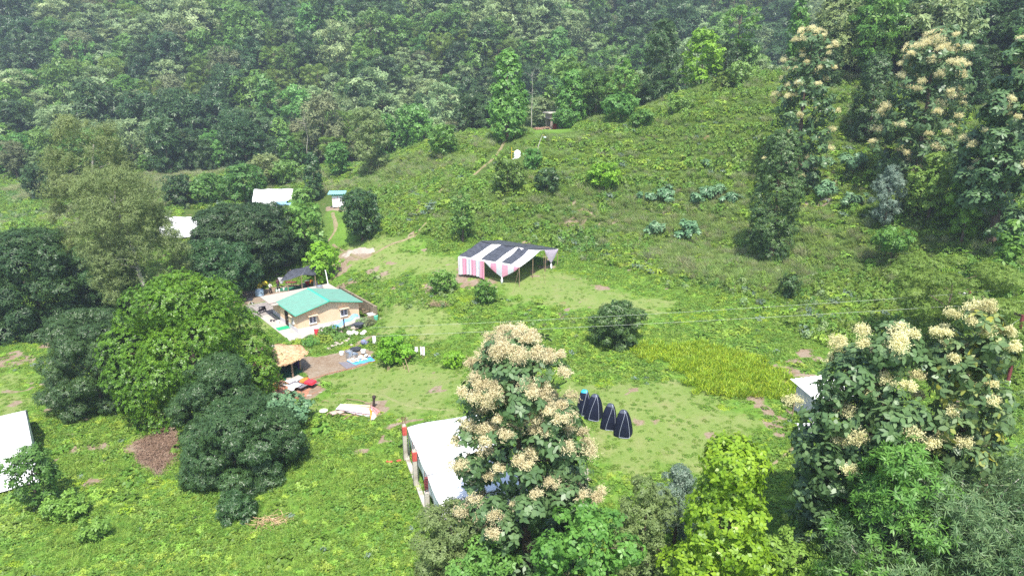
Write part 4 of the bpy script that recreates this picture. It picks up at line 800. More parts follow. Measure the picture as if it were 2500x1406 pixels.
mb = MB(); mb.add([(RU-.2, -.47, RZ+.03), (RU, -.47, RZ+.13), (RU+.2, -.47, RZ+.03), (RU-.2, WV+.27, RZ+.03), (RU, WV+.27, RZ+.13), (RU+.2, WV+.27, RZ+.03), (RU-.2, -.47, RZ-.03), (RU+.2, -.47, RZ-.03), (RU-.2, WV+.27, RZ-.03), (RU+.2, WV+.27, RZ-.03)],
    [(0, 1, 4, 3), (1, 2, 5, 4), (0, 6, 7, 2, 1), (3, 4, 5, 9, 8), (0, 3, 8, 6), (2, 7, 9, 5), (6, 8, 9, 7)]); mb.build('ridge_cap', M_TEALDARK, roof)
mb = MB()
for xa, za, xb, zb in ((-.35, EZ-.09, RU, RZ-.03), (RU, RZ-.03, WU+.38, EZ-.1)):
    mb.tube([(xa, -.48, za+.02), (xb, -.48, zb+.02)], .05, 5)
mb.tube([(-.35, -.48, EZ-.07), (-.35, WV+.25, EZ-.07)], .05, 5); mb.build('eave_trim', M_TEALDARK, roof)
mb = MB(); mb.box((3.6, WV+1.75, EZ-.1), (9.6, 3.9, .16)); mb.box((-.55, WV-.4, EZ-.1), (1.3, .9, .16)); mb.build('concrete_slab_roof', M_SLAB, house, bevel=.02)
def window(x, y, z, w, h, side):
    fr = MB(); th = .08
    for dx, dz, a, b in ((-w/2, 0, .07, h), (w/2, 0, .07, h), (0, -h/2, w, .07), (0, h/2, w, .07)):
        fr.box((x+dx, y-.03, z+dz) if side == 'f' else (x-.03, y+dx, z+dz), (a, .1, b) if side == 'f' else (.1, a, b))
    f = fr.build('window', M_WHITEP, house); g = MB(); g.box((x, y-.005, z) if side == 'f' else (x-.005, y, z), (w-.07, .03, h-.07) if side == 'f' else (.03, w-.07, h-.07)); g.build('pane', M_GLASS, f)
    c_ = MB(); cw = .2*w; c_.box((x, y-.03, z) if side == 'f' else (x-.03, y, z), (cw, .03, h-.1) if side == 'f' else (.03, cw, h-.1)); c_.build('curtain', M_CURT, f)
    bars = MB()
    for q in np.linspace(-w/2, w/2, 6)[1:-1]: bars.tube([(x+q, y-.07, z-h/2), (x+q, y-.07, z+h/2)] if side == 'f' else [(x-.07, y+q, z-h/2), (x-.07, y+q, z+h/2)], .012, 4)
    bars.build('grille', M_WHITEP, f)
    s_ = MB(); s_.box((x, y-.25, z+h/2+.14) if side == 'f' else (x-.22, y, z+h/2+.14), (w+.4, .5, .07) if side == 'f' else (.44, w+.4, .07)); s_.build('sunshade', M_CREAM, f)
    s_ = MB(); s_.box((x, y-.06, z-h/2-.06) if side == 'f' else (x-.06, y, z-h/2-.06), (w+.16, .14, .06) if side == 'f' else (.14, w+.16, .06)); s_.build('sill', M_WHITEP, f)
window(1.95, 0, 1.45, .85, .9, 'f'); window(6.1, 0, 1.5, .85, .9, 'f'); window(0, 1.35, 1.45, .55, .8, 's')
dr_ = MB(); dr_.box((-.02, 3.55, 1.0), (.06, 1.0, 1.95)); dr_ = dr_.build('door', M_DARK, house, off=(0, 0, 0))
g = MB()
for q in np.linspace(3.08, 4.02, 8): g.tube([(-.07, q, .05), (-.07, q, 1.97)], .018, 4)
for q in np.linspace(.1, 1.9, 7): g.tube([(-.07, 3.05, q), (-.07, 4.05, q)], .016, 4)
g.build('grille', M_IRON, dr_); h_ = MB(); h_.box((-.1, 3.15, 1.0), (.05, .05, .16)); h_.build('handle', M_STEEL, dr_)
sw = MB(); sw.box((WU+.04, .9, 1.55), (.12, .3, .3)); sw.build('meter_box', M_WHITEP, house)
sl_ = MB(); sl_.lathe((-.5, WV+.9, EZ-.3), [(.02, .2), (.09, .12), (.1, 0)], 8); sl_.build('porch_lamp', M_WHITEP, house)
def pave(name, u0, v0, u1, v1, top, m_, th=.3, label=None, cat=None, kind='structure'):
    mb = MB(); P = [(*hp(u0, v0), 0), (*hp(u1, v0), 0), (*hp(u1, v1), 0), (*hp(u0, v1), 0)]; mb.prism(P, top-th, top); return props(mb.build(name, m_, bevel=.015), label, cat, None, kind)
pave('patio', -1.75, -1.85, -.03, 9.2, -1.12, M_CONC); pave('patio', -.03, -1.85, 9.0, -.03, -1.12, M_CONC); pave('stone_pavement', -2.3, 9.2, 3.6, 14.6, -1.12, M_STONE)
# slate courses of the stone paving
mb = MB()
for i in range(26):
    for j in range(9):
        u_ = -2.2+j*.64+rp.uniform(-.05, .05)+(.3 if i % 2 else 0); v_ = 9.3+i*.2; c_ = hp(u_+.3, v_+.1)
        if u_+.6 < 3.6: mb.box((c_[0], c_[1], -1.115+rp.uniform(0, .015)), (.6*rp.uniform(.85, .98), .17, .03), HPHI)
props(mb.build('stone_pavement', M_STONE), kind='structure')
# retaining wall to the right of the house and behind
def wallseg(name, label, pts, z0, z1, th, m_, cat='wall'):
    mb = MB()
    for (a, b) in zip(pts[:-1], pts[1:]):
        a, b = np.array(a), np.array(b); d_ = b-a; l = np.hypot(*d_); mb.box(((a[0]+b[0])/2, (a[1]+b[1])/2, (z0+z1)/2), (l+th*.5, th, z1-z0), math.atan2(d_[1], d_[0]))
    b_ = np.array([(*pts[0], z0)])[0]; return props(mb.build(name, m_, bevel=.015), label, cat)
rw_ = thing('retaining_wall', 'stained concrete retaining wall beside the right end of the house', 'wall', (*hp(9.7, 3), -1.3), HPHI)
mb = MB(); mb.box((0, .5, 1.05), (.28, 11, 2.1)); mb.build('wall', M_MOSS, rw_, bevel=.02); mb = MB(); mb.box((0, .5, 2.12), (.32, 11.1, .06)); mb.build('coping', M_MOSS, rw_, bevel=.01)
mb = MB()
for q in range(7): mb.box((-.2, -4.6+q*1.6, 1.0), (.14, .22, 2.0))
mb.build('buttress', M_MOSS, rw_); mb = MB(); mb.box((-1.0, -5.1, .55), (2.0, .25, 1.1)); mb.build('end_wall', M_MOSS, rw_, bevel=.01)
mb = MB()
for q in range(9): mb.box((-.62, -4.4+q*1.15, 1.1), (.7, .09, .07))
mb.build('strut', M_WOOD, rw_)
# pale stone edging of the front terrace: rough white plaster mound
def mound(name, label, cat, pts, hgt, m_, seed=0, kind=None, rim=.5, sub=.25, bump_=.12):
    P = np.array([p_[:2] for p_ in pts]); lo, hi = P.min(0), P.max(0); xs = np.arange(lo[0]-.3, hi[0]+.3, sub); ys = np.arange(lo[1]-.3, hi[1]+.3, sub); X_, Y_ = np.meshgrid(xs, ys)
    d_ = poly_sd(P, X_.ravel(), Y_.ravel())+(vnoise(X_.ravel(), Y_.ravel(), .5, seed)-.5)*.3; z = h0(X_.ravel(), Y_.ravel())+np.clip(d_/rim, -.3, 1)*hgt+(vnoise(X_.ravel(), Y_.ravel(), .35, seed+1)-.5)*bump_*2*(d_ > 0)
    ok = (d_ > -.25).reshape(X_.shape); V = np.stack([X_.ravel(), Y_.ravel(), z], 1); i = np.arange(X_.size).reshape(X_.shape); q = np.stack([i[:-1, :-1], i[:-1, 1:], i[1:, 1:], i[1:, :-1]], -1).reshape(-1, 4); o4 = ok.ravel()[q].all(1)
    return props(link(name, arr_mesh(name, V, q[o4], m_, smooth=True)), label, cat, None, kind)
mound('terrace_edge', None, None, [(*hp(1.2, -2.9), 0), (*hp(8.8, -3.0), 0), (*hp(10.2, -2.3), 0), (*hp(10.0, -1.8), 0), (*hp(1.2, -1.9), 0)], .12, M_SLAB, 5, kind='structure')
def mesh_thing(mb, name, label, cat, m_, group=None, off=None, **kw):
    return props(mb.build(name, m_, off=off, **kw), label, cat, group)
# small things round the house
def at_base(o, b, rz=0): o.location = (float(b[0]), float(b[1]), float(b[2])); o.rotation_euler[2] = rz; return o
mb = MB(); mb.box((0, 0, .45), (.75, .75, .9)); mb.box((0, 0, .94), (.9, .9, .1)); at_base(mesh_thing(mb, 'white_plinth_box', 'square white masonry block beside the right corner of the house', 'masonry block', M_WHITEP, bevel=.02), (*hp(9.2, -1.5), -1.15), HPHI)
mb = MB(); mb.lathe((0, 0, 0), [(.24, 0), (.29, .35), (.31, .7), (.28, .75)], 14); at_base(mesh_thing(mb, 'plastic_bin', 'pale green plastic bin by the white masonry block', 'bin', mat('pale_green_plastic', (.12, .5, .36), .5)), atz(918, 783, -1.0))
mb = MB(); mb.box((0, 0, .02), (1.5, 1.1, .03)); at_base(mesh_thing(mb, 'door_mat', 'bright green mat on the patio before the barred door', 'mat', M_GREENP), (*hp(-.85, 2.9), -1.11), HPHI)
mb = MB(); mb.box((0, 0, .02), (.9, .7, .03)); at_base(mesh_thing(mb, 'white_sheet', 'white square sheet lying at the near end of the patio', 'sheet', M_WHITEP), (*hp(-1.2, -.5), -1.11), HPHI)
for i, (u_, v_) in enumerate(((-1.0, 6.6), (-.75, 6.3), (-1.2, 6.2), (-.9, 6.0), (-.6, 5.9))):
    mb = MB(); mb.box((0, 0, .05), (.12, .3, .1)); mb.box((0, -.07, .1), (.11, .14, .06)); at_base(mesh_thing(mb, 'shoe', 'dark shoe left on the patio by the wall, left of the door', 'shoe', M_TROU, 'dark shoes by the door', bevel=.02), (*hp(u_, v_), -1.12), rp.uniform(0, 6))
mb = MB(); mb.lathe((0, 0, 0), [(.16, 0), (.2, .3), (.21, .32)], 12); at_base(mesh_thing(mb, 'white_bucket', 'little white bucket on the patio near the shoes', 'bucket', M_WHITEP), (*hp(-.7, 5.1), -1.12))
t_ = thing('motorbike', 'dark scooter parked at the back corner of the slate paving', 'scooter', (*hp(-1.0, 10.2), -1.1), HPHI+.5)
for x in (-.55, .55):
    mb = MB(); n_ = 14; mb.add([(x+.26*math.cos(a)*f, y, .27+.26*math.sin(a)*f) for y in (-.05, .05) for f in (1, .7) for a in [2*math.pi*k/n_ for k in range(n_)]], [(k, (k+1) % n_, n_+(k+1) % n_, n_+k) for k in range(n_)]+[(2*n_+k, 3*n_+k, 3*n_+(k+1) % n_, 2*n_+(k+1) % n_) for k in range(n_)]+[(k, 2*n_+k, 2*n_+(k+1) % n_, (k+1) % n_) for k in range(n_)]+[(n_+k, n_+(k+1) % n_, 3*n_+(k+1) % n_, 3*n_+k) for k in range(n_)]); mb.build('wheel', M_BLACK, t_)
mb = MB(); mb.box((.1, 0, .45), (1.0, .25, .3)); mb.box((.38, 0, .7), (.5, .3, .2)); mb.tube([(-.55, 0, .3), (-.35, 0, 1.0)], .06, 6); mb.build('body', M_TROU, t_, bevel=.03)
mb = MB(); mb.tube([(-.4, -.3, 1.02), (-.36, 0, .98), (-.4, .3, 1.02)], .02, 5); mb.build('handlebar', M_STEEL, t_)
mb = MB(); mb.box((-.05, 0, .84), (.75, .28, .09)); mb.build('seat', M_BLACK, t_, bevel=.03)
# white pole and steel pot on the slab roof
zr = -1.2+EZ-.02
b_ = (*hp(8.0, 8.9), zr); t_ = thing('roof_pole', 'white leaning pipe standing on the flat house roof', 'pole', b_); mb = MB(); mb.tube([(0, 0, 0), (-.25, .1, 2.1)], .07, 8); mb.build('pole', M_WHITEP, t_); mb = MB(); mb.tube([(-.25, .1, 2.1), (-.32, .05, 2.1)], .09, 8); mb.build('cap', M_WHITEP, t_)
b_ = (*hp(6.4, 8.1), zr); t_ = thing('solar_cooker_pot', 'round steel cooking pot on the flat house roof', 'pot', b_); mb = MB(); mb.lathe((0, 0, 0), [(.3, 0), (.42, .1), (.45, .4), (.47, .42)], 16); mb.build('pot', M_STEEL, t_); mb = MB(); mb.lathe((0, 0, .4), [(.46, 0), (.3, .1), (.05, .16)], 16); mb.build('lid', M_STEEL, t_)

# ---------------------------------------------------------------- black kitchen shelter
def kp(px, py, z): return atz(px, py, z)
k0 = kp(705, 697, -1.2); zk = -1.2
C4 = [kp(683, 683, 1.0), kp(741, 668, 1.8), kp(770, 675, 1.3), kp(757, 660, 1.4)]
t_ = thing('kitchen_shelter', 'sagging black tarpaulin shelter over pots behind the house', 'shelter', k0)
a_, b_, c_ = kp(684, 686, 1.0), kp(738, 672, 1.9), kp(771, 672, 1.4); back = np.array([.2, 4.2, .5]); row = [a_, (a_+b_)/2+np.array([0, 0, -.1]), b_, (b_+c_)/2+np.array([0, 0, .05]), c_]
def kfn(u_, v_):
    q = u_*4; i = min(3, int(q)); f = q-i; p_ = row[i]*(1-f)+row[i+1]*f; p_ = p_+back*v_+np.array([.5*v_*(1-u_)*2, 0, math.sin(v_*3.14)*.55-.05*math.sin(u_*9+v_*6)]); return tuple(p_-k0)
mb = MB(); mb.grid(kfn, 20, 12, .03); mb.build('canopy', M_CHAR, t_, smooth=True)
for q, (px, py, zt) in enumerate(((702, 690, 1.25), (735, 672, 1.9), (769, 674, 1.35))):
    e = kp(px, py, zt); mb = MB(); mb.tube([(e[0]-k0[0], e[1]-k0[1], -.1), tuple(e-k0)], .06, 6); mb.build('post', M_WOOD, t_)
for q in (a_, c_):
    e = q+back; mb = MB(); mb.tube([(e[0]-k0[0], e[1]-k0[1], -.1), (e[0]-k0[0], e[1]-k0[1], e[2]-k0[2])], .06, 6); mb.build('post', M_WOOD, t_)
mb = MB(); e1, e2 = (b_+c_)/2+back*.8, c_+back*.8; mb.add([tuple(e1-k0), tuple(e2-k0), (e2[0]-k0[0], e2[1]-k0[1], 0), (e1[0]-k0[0], e1[1]-k0[1], 0)], [(0, 1, 2, 3)]); mb.build('red_side_cloth', M_REDB, t_)
def pot(px, py, r_, hh, m_, label, z=zk, name='cooking_pot', lid=None, group=None):
    mb = MB(); mb.lathe((0, 0, 0), [(r_*.75, 0), (r_*.98, hh*.25), (r_, hh*.85), (r_*1.06, hh)], 14, False); mb.lathe((0, 0, 0), [(r_*.01, 0), (r_*.75, 0)], 14, False); mb.lathe((0, 0, 0), [(r_*1.0, hh*.9), (.01, hh*.88)], 14, False)
    o_ = at_base(mesh_thing(mb, name, label, 'pot' if 'pot' in name else name.split('_')[-1], m_, group), kp(px, py, z)); return o_
pot(741, 700, .38, .45, M_STEEL, 'wide steel pot under the black shelter'); pot(751, 697, .33, .6, mat('red_drum', (.5, .03, .03), .5), 'red drum under the black shelter', name='red_drum'); pot(750, 691, .42, .35, M_STEEL, 'broad steel pan behind the red drum', name='cooking_pan')
pot(763, 692, .35, .5, M_ORANGE, 'orange tub at the right side of the black shelter', name='orange_tub')
mb = MB(); mb.box((0, 0, .75), (.75, .06, 1.5)); at_base(mesh_thing(mb, 'white_board', 'white upright board leaning at the right side of the black shelter', 'board', M_WHITEP, bevel=.02), kp(772, 700, zk), .5)
t_ = thing('kitchen_table', 'low wooden table under the black shelter', 'table', kp(712, 700, zk)); mb = MB(); mb.box((0, 0, .72), (1.6, .8, .05)); mb.build('tabletop', M_RUST, t_)
for x, y in ((-.7, -.3), (.7, -.3), (.7, .3), (-.7, .3)): mb = MB(); mb.box((x, y, .35), (.06, .06, .7)); mb.build('leg', M_WOOD, t_)
mb = MB(); mb.box((0, 0, .015), (4.6, 1.8, .02)); at_base(mesh_thing(mb, 'green_mat', 'dark green mat on the ground before the black shelter', 'mat', M_DGREEN), kp(712, 705, zk), .25)
mb = MB(); mb.grid(lambda u_, v_: ((u_-.5)*.9, (v_-.5)*.1, 1.5-v_*.0-u_*0+0), 2, 2); 
mb = MB(); mb.grid(lambda u_, v_: ((u_-.5)*(1.0-.7*v_), .08*math.sin(u_*8), 1.6-v_*1.0), 6, 5, 0); at_base(mesh_thing(mb, 'grey_cloth', 'pale grey cloth hanging from the left edge of the black shelter', 'cloth', M_PLINTH), kp(689, 702, zk), .3)
t_ = thing('water_drum', 'big pale blue water drum under the dark mango tree', 'drum', kp(634, 722, zk)); mb = MB(); mb.lathe((0, 0, 0), [(.55, 0), (.62, .1), (.6, .45), (.63, .5), (.6, .85), (.5, .95)], 18); mb.build('body', mat('pale_blue_plastic', (.3, .42, .52), .4, var=.15), t_); mb = MB(); mb.lathe((0, 0, .95), [(.3, 0), (.28, .08)], 14); mb.build('lid', M_WHITEP, t_)
for i, (px, py, c_) in enumerate(((644, 701, 'largest'), (636, 704, 'middle'), (631, 712, 'smallest'))):
    mb = MB(); r_ = random.Random(i)
    for _ in range(5): mb.ball((r_.uniform(-.3, .3), r_.uniform(-.2, .2), .25+r_.uniform(0, .35)), r_.uniform(.16, .28)*(1.25-.25*i), 8, 6)
    at_base(mesh_thing(mb, 'yellow_bundle', c_+' bunch of yellow plastic bags under the mango edge', 'bags', M_YELL, smooth=True), kp(px, py, zk))
mb = MB(); mb.grid(lambda u_, v_: ((u_-.5)*2.6, v_*1.8, 2.4-.5*v_-.25*math.sin(u_*3.1)), 8, 5, .02); at_base(mesh_thing(mb, 'blue_canopy', 'dark blue tarpaulin slung under the mango tree left of the man', 'tarpaulin', M_NAVY), kp(632, 712, zk), .8)
for i, (px, py) in enumerate(((676, 713), (682, 712), (693, 709))):
    mb = MB(); mb.lathe((0, 0, 0), [(.1, 0), (.13, .2), (.12, .35), (.05, .42)], 10); at_base(mesh_thing(mb, 'white_jug', 'small white jug on the ground behind the flat roof', 'jug', M_WHITEP, 'white jugs behind the roof'), kp(px, py, zk))
t_ = thing('black_stool', 'black stool with white leg at the edge of the slate paving', 'stool', kp(613, 742, zk)); mb = MB(); mb.lathe((0, 0, .55), [(.3, 0), (.32, .14), (.28, .16)], 12); mb.build('seat', M_BLACK, t_)
for x, y in ((-.18, -.15), (.2, -.12), (0, .2)): mb = MB(); mb.tube([(x*1.3, y*1.3, 0), (x*.6, y*.6, .56)], .03, 6); mb.build('leg', M_WHITEP, t_)

# ---------------------------------------------------------------- people
def person(label, b, rz, shirt, trou, arms, skirt=False, lean=0):
    t_ = thing('person', label, 'person', b, rz)
    bm_ = bpy.data.meshes.new('body'); J = {}; vs = []; es = []; rad = []
    def v(p_, r_): vs.append(p_); rad.append(r_); return len(vs)-1
    pel = v((0, 0, .92), .15); wst = v((lean*.2, 0, 1.1), .135); ch = v((lean*.5, 0, 1.3), .165); nk = v((lean*.9, 0, 1.46), .06); hd = v((lean+.01, 0, 1.56), .09); top = v((lean+.02, 0, 1.65), .085)
    for a, c_ in ((pel, wst), (wst, ch), (ch, nk), (nk, hd), (hd, top)): es.append((a, c_))
    for s_ in (-1, 1):
        hi = v((0, s_*.1, .86), .1); kn = v((.04*s_+.03, s_*.12, .48), .065); an = v((.05*s_, s_*.13, .08), .042); to = v((.05*s_+.16, s_*.14, .04), .035); es += [(pel, hi), (hi, kn), (kn, an), (an, to)]
        sh = v((lean*.7, s_*.19, 1.4), .06); e_, h_ = arms[0 if s_ < 0 else 1]; el = v(e_, .045); wr = v(h_, .032); hn = v(tuple(h_[i]+(h_[i]-e_[i])*.25 for i in range(3)), .04); es += [(ch, sh), (sh, el), (el, wr), (wr, hn)]
        d_ = np.array(h_)-np.array(e_); d_ /= np.linalg.norm(d_)
        for q in range(4):
            o3 = np.array([0, (q-1.5)*.022, 0]); p1 = np.array(vs[hn])+d_*.05+o3; p2 = p1+d_*(.045+.01*(q in (1, 2)))+np.array([0, 0, -.01]); a = v(tuple(p1), .012); c_ = v(tuple(p2), .009); es += [(hn, a), (a, c_)]
        th = v(tuple(np.array(h_)+d_*.03+np.array([0, -s_*.05, 0])), .012); es.append((wr, th))
    bm_.from_pydata(vs, es, []); bm_.materials.append(M_SKIN); o_ = bpy.data.objects.new('body', bm_); COL.objects.link(o_); o_.parent = t_
    sk_ = o_.modifiers.new('skin', 'SKIN')
    for i, r_ in enumerate(rad): bm_.skin_vertices[0].data[i].radius = (r_, r_*(1.0))
    bm_.skin_vertices[0].data[0].use_root = True; sb = o_.modifiers.new('sub', 'SUBSURF'); sb.levels = 1; sb.render_levels = 1
    mb = MB(); P = [(.155, .9), (.165, 1.1), (.2, 1.3), (.17, 1.42), (.07, 1.48)]
    mb.add([(lean*(z-.9)*1.6+r_*.72*math.cos(k*math.pi/6), r_*1.15*math.sin(k*math.pi/6), z) for r_, z in P for k in range(12)], [(i*12+k, i*12+(k+1) % 12, (i+1)*12+(k+1) % 12, (i+1)*12+k) for i in range(4) for k in range(12)])
    for s_, (e_, h_) in zip((-1, 1), arms): mb.tube([(lean*.7, s_*.17, 1.41), e_, tuple(np.array(e_)*.4+np.array(h_)*.6)], [.075, .062, .05], 8)
    mb.build('shirt', shirt, t_, smooth=True); mb = MB()
    for s_ in (-1, 1): mb.tube([(0, s_*.09, .95), (.04*s_+.03, s_*.12, .48), (.05*s_, s_*.13, .1)], [.125, .085, .07], 9)
    mb.build('trousers', trou, t_, smooth=True)
    mb = MB(); mb.ball((lean, 0, 1.63), .108, 12, 8, (1, .88, .9)); mb.build('hair', M_HAIR, t_, smooth=True); mb = MB(); mb.ball((lean+.045, 0, 1.58), .088, 12, 8, (.9, .85, 1.15)); mb.build('face', M_SKIN, t_, smooth=True)
    mb = MB(); mb.ball((lean+.13, 0, 1.575), .017, 6, 4); [mb.ball((lean+.115, s_*.035, 1.6), .011, 6, 4) for s_ in (-1, 1)]; mb.build('eye_and_nose', M_HAIR, t_)
    return t_
person('standing man in a pale shirt and dark trousers, hands forward, in the kitchen yard', kp(661, 717, zk), -.3, M_SHIRT, M_TROU, (((.08, -.27, 1.12), (.32, -.2, 1.0)), ((.08, .27, 1.12), (.33, .18, 1.02))))
person('standing person in dark clothes at the left edge of the black shelter', kp(680, 707, zk), 2.6, M_MAROON, M_TROU, (((.1, -.26, 1.12), (.3, -.1, 1.12)), ((.1, .26, 1.12), (.3, .12, 1.1))))

# ---------------------------------------------------------------- thatched gazebo
gc = atz(684, 917, -1.1)+np.array([-.55, 0.75, 0]); t_ = thing('thatched_gazebo', 'round thatched gazebo on wooden posts beside the dirt yard', 'gazebo', gc)
def th(u_, v_):
    a = u_*2*math.pi; r_ = v_*3.05*(1+.04*math.sin(a*8)+.03*math.sin(a*3)); return (r_*math.cos(a)-.25*(1-v_), r_*math.sin(a), 3.0-.95*v_**1.05+.05*math.sin(a*8)*v_+.03*math.sin(v_*20)*v_)
mb = MB(); mb.grid(th, 48, 12, .14); rf_ = mb.build('roof', M_THATCH, t_)
mb = MB(); r_ = random.Random(3)
for i in range(420):
    a = r_.uniform(0, 6.28); q = r_.uniform(.75, 1.0); p1 = th(a/6.2832, q*.97); p2 = th(a/6.2832+r_.uniform(-.006, .006), min(1.06, q+.1)); mb.add([p1, (p1[0]+.03, p1[1]+.03, p1[2]+.06), (p2[0], p2[1], p2[2]-.05+r_.uniform(0, .08)), (p2[0]-.03, p2[1]-.02, p2[2]-.09)], [(0, 1, 2, 3)])
mb.build('fringe', M_THATCH, rf_); mb = MB(); mb.lathe((-.25, 0, 2.96), [(.32, 0), (.3, .12), (.1, .2)], 10); mb.build('crown_cap', M_CONC, rf_); mb = MB(); mb.box((-.2, -1.6, 2.55), (.12, .8, .03), .5); mb.build('repair_strip', M_WHITEP, rf_)
for k_ in range(8):
    a = k_*math.pi/4+.25; mb = MB(); mb.tube([(2.4*math.cos(a), 2.4*math.sin(a), -.1), (2.38*math.cos(a), 2.38*math.sin(a), 2.3)], [.11, .09], 8); mb.build('post', M_WOOD, t_)
mb = MB(); mb.lathe((0, 0, .0), [(2.6, 0), (2.6, .07)], 32); mb.build('floor', M_DGREEN, t_)
mb = MB(); mb.grid(lambda u_, v_: ((2.2+.09*math.sin(u_*60))*math.cos(.3+u_*3.0), (2.2+.09*math.sin(u_*60))*math.sin(.3+u_*3.0), .1+v_*1.9), 80, 3); mb.build('drape', M_PURPLE, t_)
t2 = thing('plastic_chair', 'tan plastic armchair under the front edge of the gazebo', 'chair', gc+np.array([-.1, -1.75, .07]), 2.7)
CH = mat('tan_plastic', (.62, .44, .22), .5, var=.05); mb = MB(); mb.box((0, 0, .43), (.46, .46, .04)); mb.build('seat', CH, t2, bevel=.01); mb = MB(); mb.box((0, .22, .7), (.44, .04, .46)); mb.build('backrest', CH, t2, bevel=.01)
for x, y in ((-.2, -.2), (.2, -.2), (.2, .2), (-.2, .2)): mb = MB(); mb.tube([(x*1.15, y*1.15, 0), (x, y, .43)], .022, 5); mb.build('leg', CH, t2)
for x in (-.23, .23): mb = MB(); mb.box((x, 0, .64), (.05, .44, .03)); mb.box((x, -.2, .54), (.04, .04, .2)); mb.build('armrest', CH, t2)
# ---------------------------------------------------------------- red soil square, cots, blankets
def quadpts(L4, z): return [atz(px, py, z) for px, py in L4]
zc = H(*atz(735, 955, -.9)[:2])
mb = MB(); q4 = quadpts(((664, 957), (712, 938), (800, 948), (733, 975)), zc); mb.prism([tuple(p_) for p_ in q4], zc-.2, zc+.05); props(mb.build('brick_floor', M_REDC, bevel=.01), kind='structure')
rim = MB()
for a, b in zip(q4, q4[1:]+q4[:1]):
    n_ = int(np.linalg.norm(b-a)/.24)
    for i in range(n_): p_ = a+(b-a)*((i+.5)/n_); rim.box((p_[0], p_[1], zc+.06), (.21, .1, .1), math.atan2(*(b-a)[1::-1])+rp.uniform(-.1, .1))
props(rim.build('brick_edging', M_REDC), 'low row of bricks framing the red soil square', 'brick edging')
def cot(label, px, py, rz):
    t_ = thing('folding_cot', label, 'cot', (*atz(px, py, zc+.05)[:2], zc+.05), rz, 'cots on the red soil square'); mb = MB(); mb.grid(lambda u_, v_: ((u_-.5)*1.9, (v_-.5)*.95, .42-.05*math.sin(u_*3.14)*math.sin(v_*3.14)), 10, 6, .03); mb.build('bed', M_GREYF, t_)
    mb = MB(); 
    for y in (-.47, .47): mb.tube([(-.98, y, .42), (.98, y, .42)], .025, 6)
    for x in (-.95, .95): mb.tube([(x, -.47, .42), (x, .47, .42)], .025, 6)
    mb.build('frame', M_IRON, t_)
    for x in (-.7, .7):
        for s_ in (-1, 1): mb = MB(); mb.tube([(x, s_*.47, .4), (x+.1, -s_*.4, 0)], .018, 5); mb.build('leg', M_IRON, t_)
    return t_
c1 = cot('grey cot half covered by a white cloth, nearest the camera', 728, 948, -.55); c2 = cot('grey cot loaded with red blankets, behind the white cloth cot', 752, 940, -.55)
mb = MB(); mb.grid(lambda u_, v_: ((u_-.5)*.9, (v_-.5)*1.3, .08-max(0, abs(v_-.5)*2-.75)*1.2+.03*math.sin(u_*9+v_*5)), 10, 14, .01); o_ = at_base(mesh_thing(mb, 'white_cloth', 'white cloth thrown over the head of the nearest cot', 'cloth', M_WHITE, smooth=True), (0, 0, 0), -.55); p_ = atz(721, 942, zc+.45); o_.location = (p_[0], p_[1], zc+.47)
mb = MB(); [mb.box((rp.uniform(-.02, .02), 0, .06+.09*i), (1.0, .8, .085)) for i in range(3)]; o_ = mesh_thing(mb, 'folded_blanket', 'stack of folded red blankets on the far cot', 'blanket', M_REDB, bevel=.03); p_ = atz(758, 936, zc+.47); at_base(o_, (p_[0], p_[1], zc+.48), -.4)
mb = MB(); mb.grid(lambda u_, v_: ((u_-.5)*1.1, (v_-.5)*.9, .36*max(0, math.sin(u_*3.14))**.6*max(0, math.sin(v_*3.14))**.6+.05*math.sin(u_*14)+.0), 16, 12, .02); o_ = mesh_thing(mb, 'patterned_quilt', 'crumpled orange and red quilt left of the folded red blankets', 'quilt', mat('orange_red_quilt', (.75, .2, .03), .9, var=.2, scale=7, col2=(.55, .04, .03), bump=.5), smooth=True); p_ = atz(747, 931, zc+.47); at_base(o_, (p_[0], p_[1], zc+.5), -.4)
mb = MB(); mb.lathe((0, 0, 0), [(.75, 0), (.74, .06), (.2, .08)], 18); at_base(mesh_thing(mb, 'white_round_mat', 'white round cloth spread on the stone slab before the gazebo', 'cloth', M_WHITE), (*atz(709, 936, zc)[:2], zc+.08))
mb = MB(); mb.prism([tuple(p_) for p_ in quadpts(((700, 945), (695, 932), (728, 916), (745, 924), (728, 938))[::-1], zc)], zc-.1, zc+.06); props(mb.build('stone_slab', M_CONC), kind='structure')
for i, (px, py, sx, sy, rz) in enumerate(((755, 967, .55, .25, .3), (697, 956, .35, .25, .8), (705, 926, .5, .3, .4), (745, 951, .3, .2, 1), (783, 960, .35, .15, .2), (693, 965, .3, .2, 2.0))):
    mb = MB(); mb.box((0, 0, .05), (sx, sy, .1), taper=.85); at_base(mesh_thing(mb, 'loose_stone', 'loose pale slab of stone lying round the cots', 'stone', M_SAND, 'pale loose stones round the cots', bevel=.02), (*atz(px, py, zc)[:2], zc+.05), rz)
mb = MB(); r_ = random.Random(8)
for i in range(9): mb.box((r_.uniform(-.25, .25), r_.uniform(-.2, .2), .1+r_.uniform(0, .7)), (r_.uniform(.15, .35), .12, r_.uniform(.1, .3)), r_.uniform(0, 3))
at_base(mesh_thing(mb, 'cloth_heap', 'yellow and orange rag heap under the tree left of the cots', 'cloth', mat('yellow_orange_rags', (.6, .35, .12), .9, var=.2, scale=8, col2=(.5, .16, .05), bump=.5)), (*atz(675, 953, zc)[:2], zc), .3)
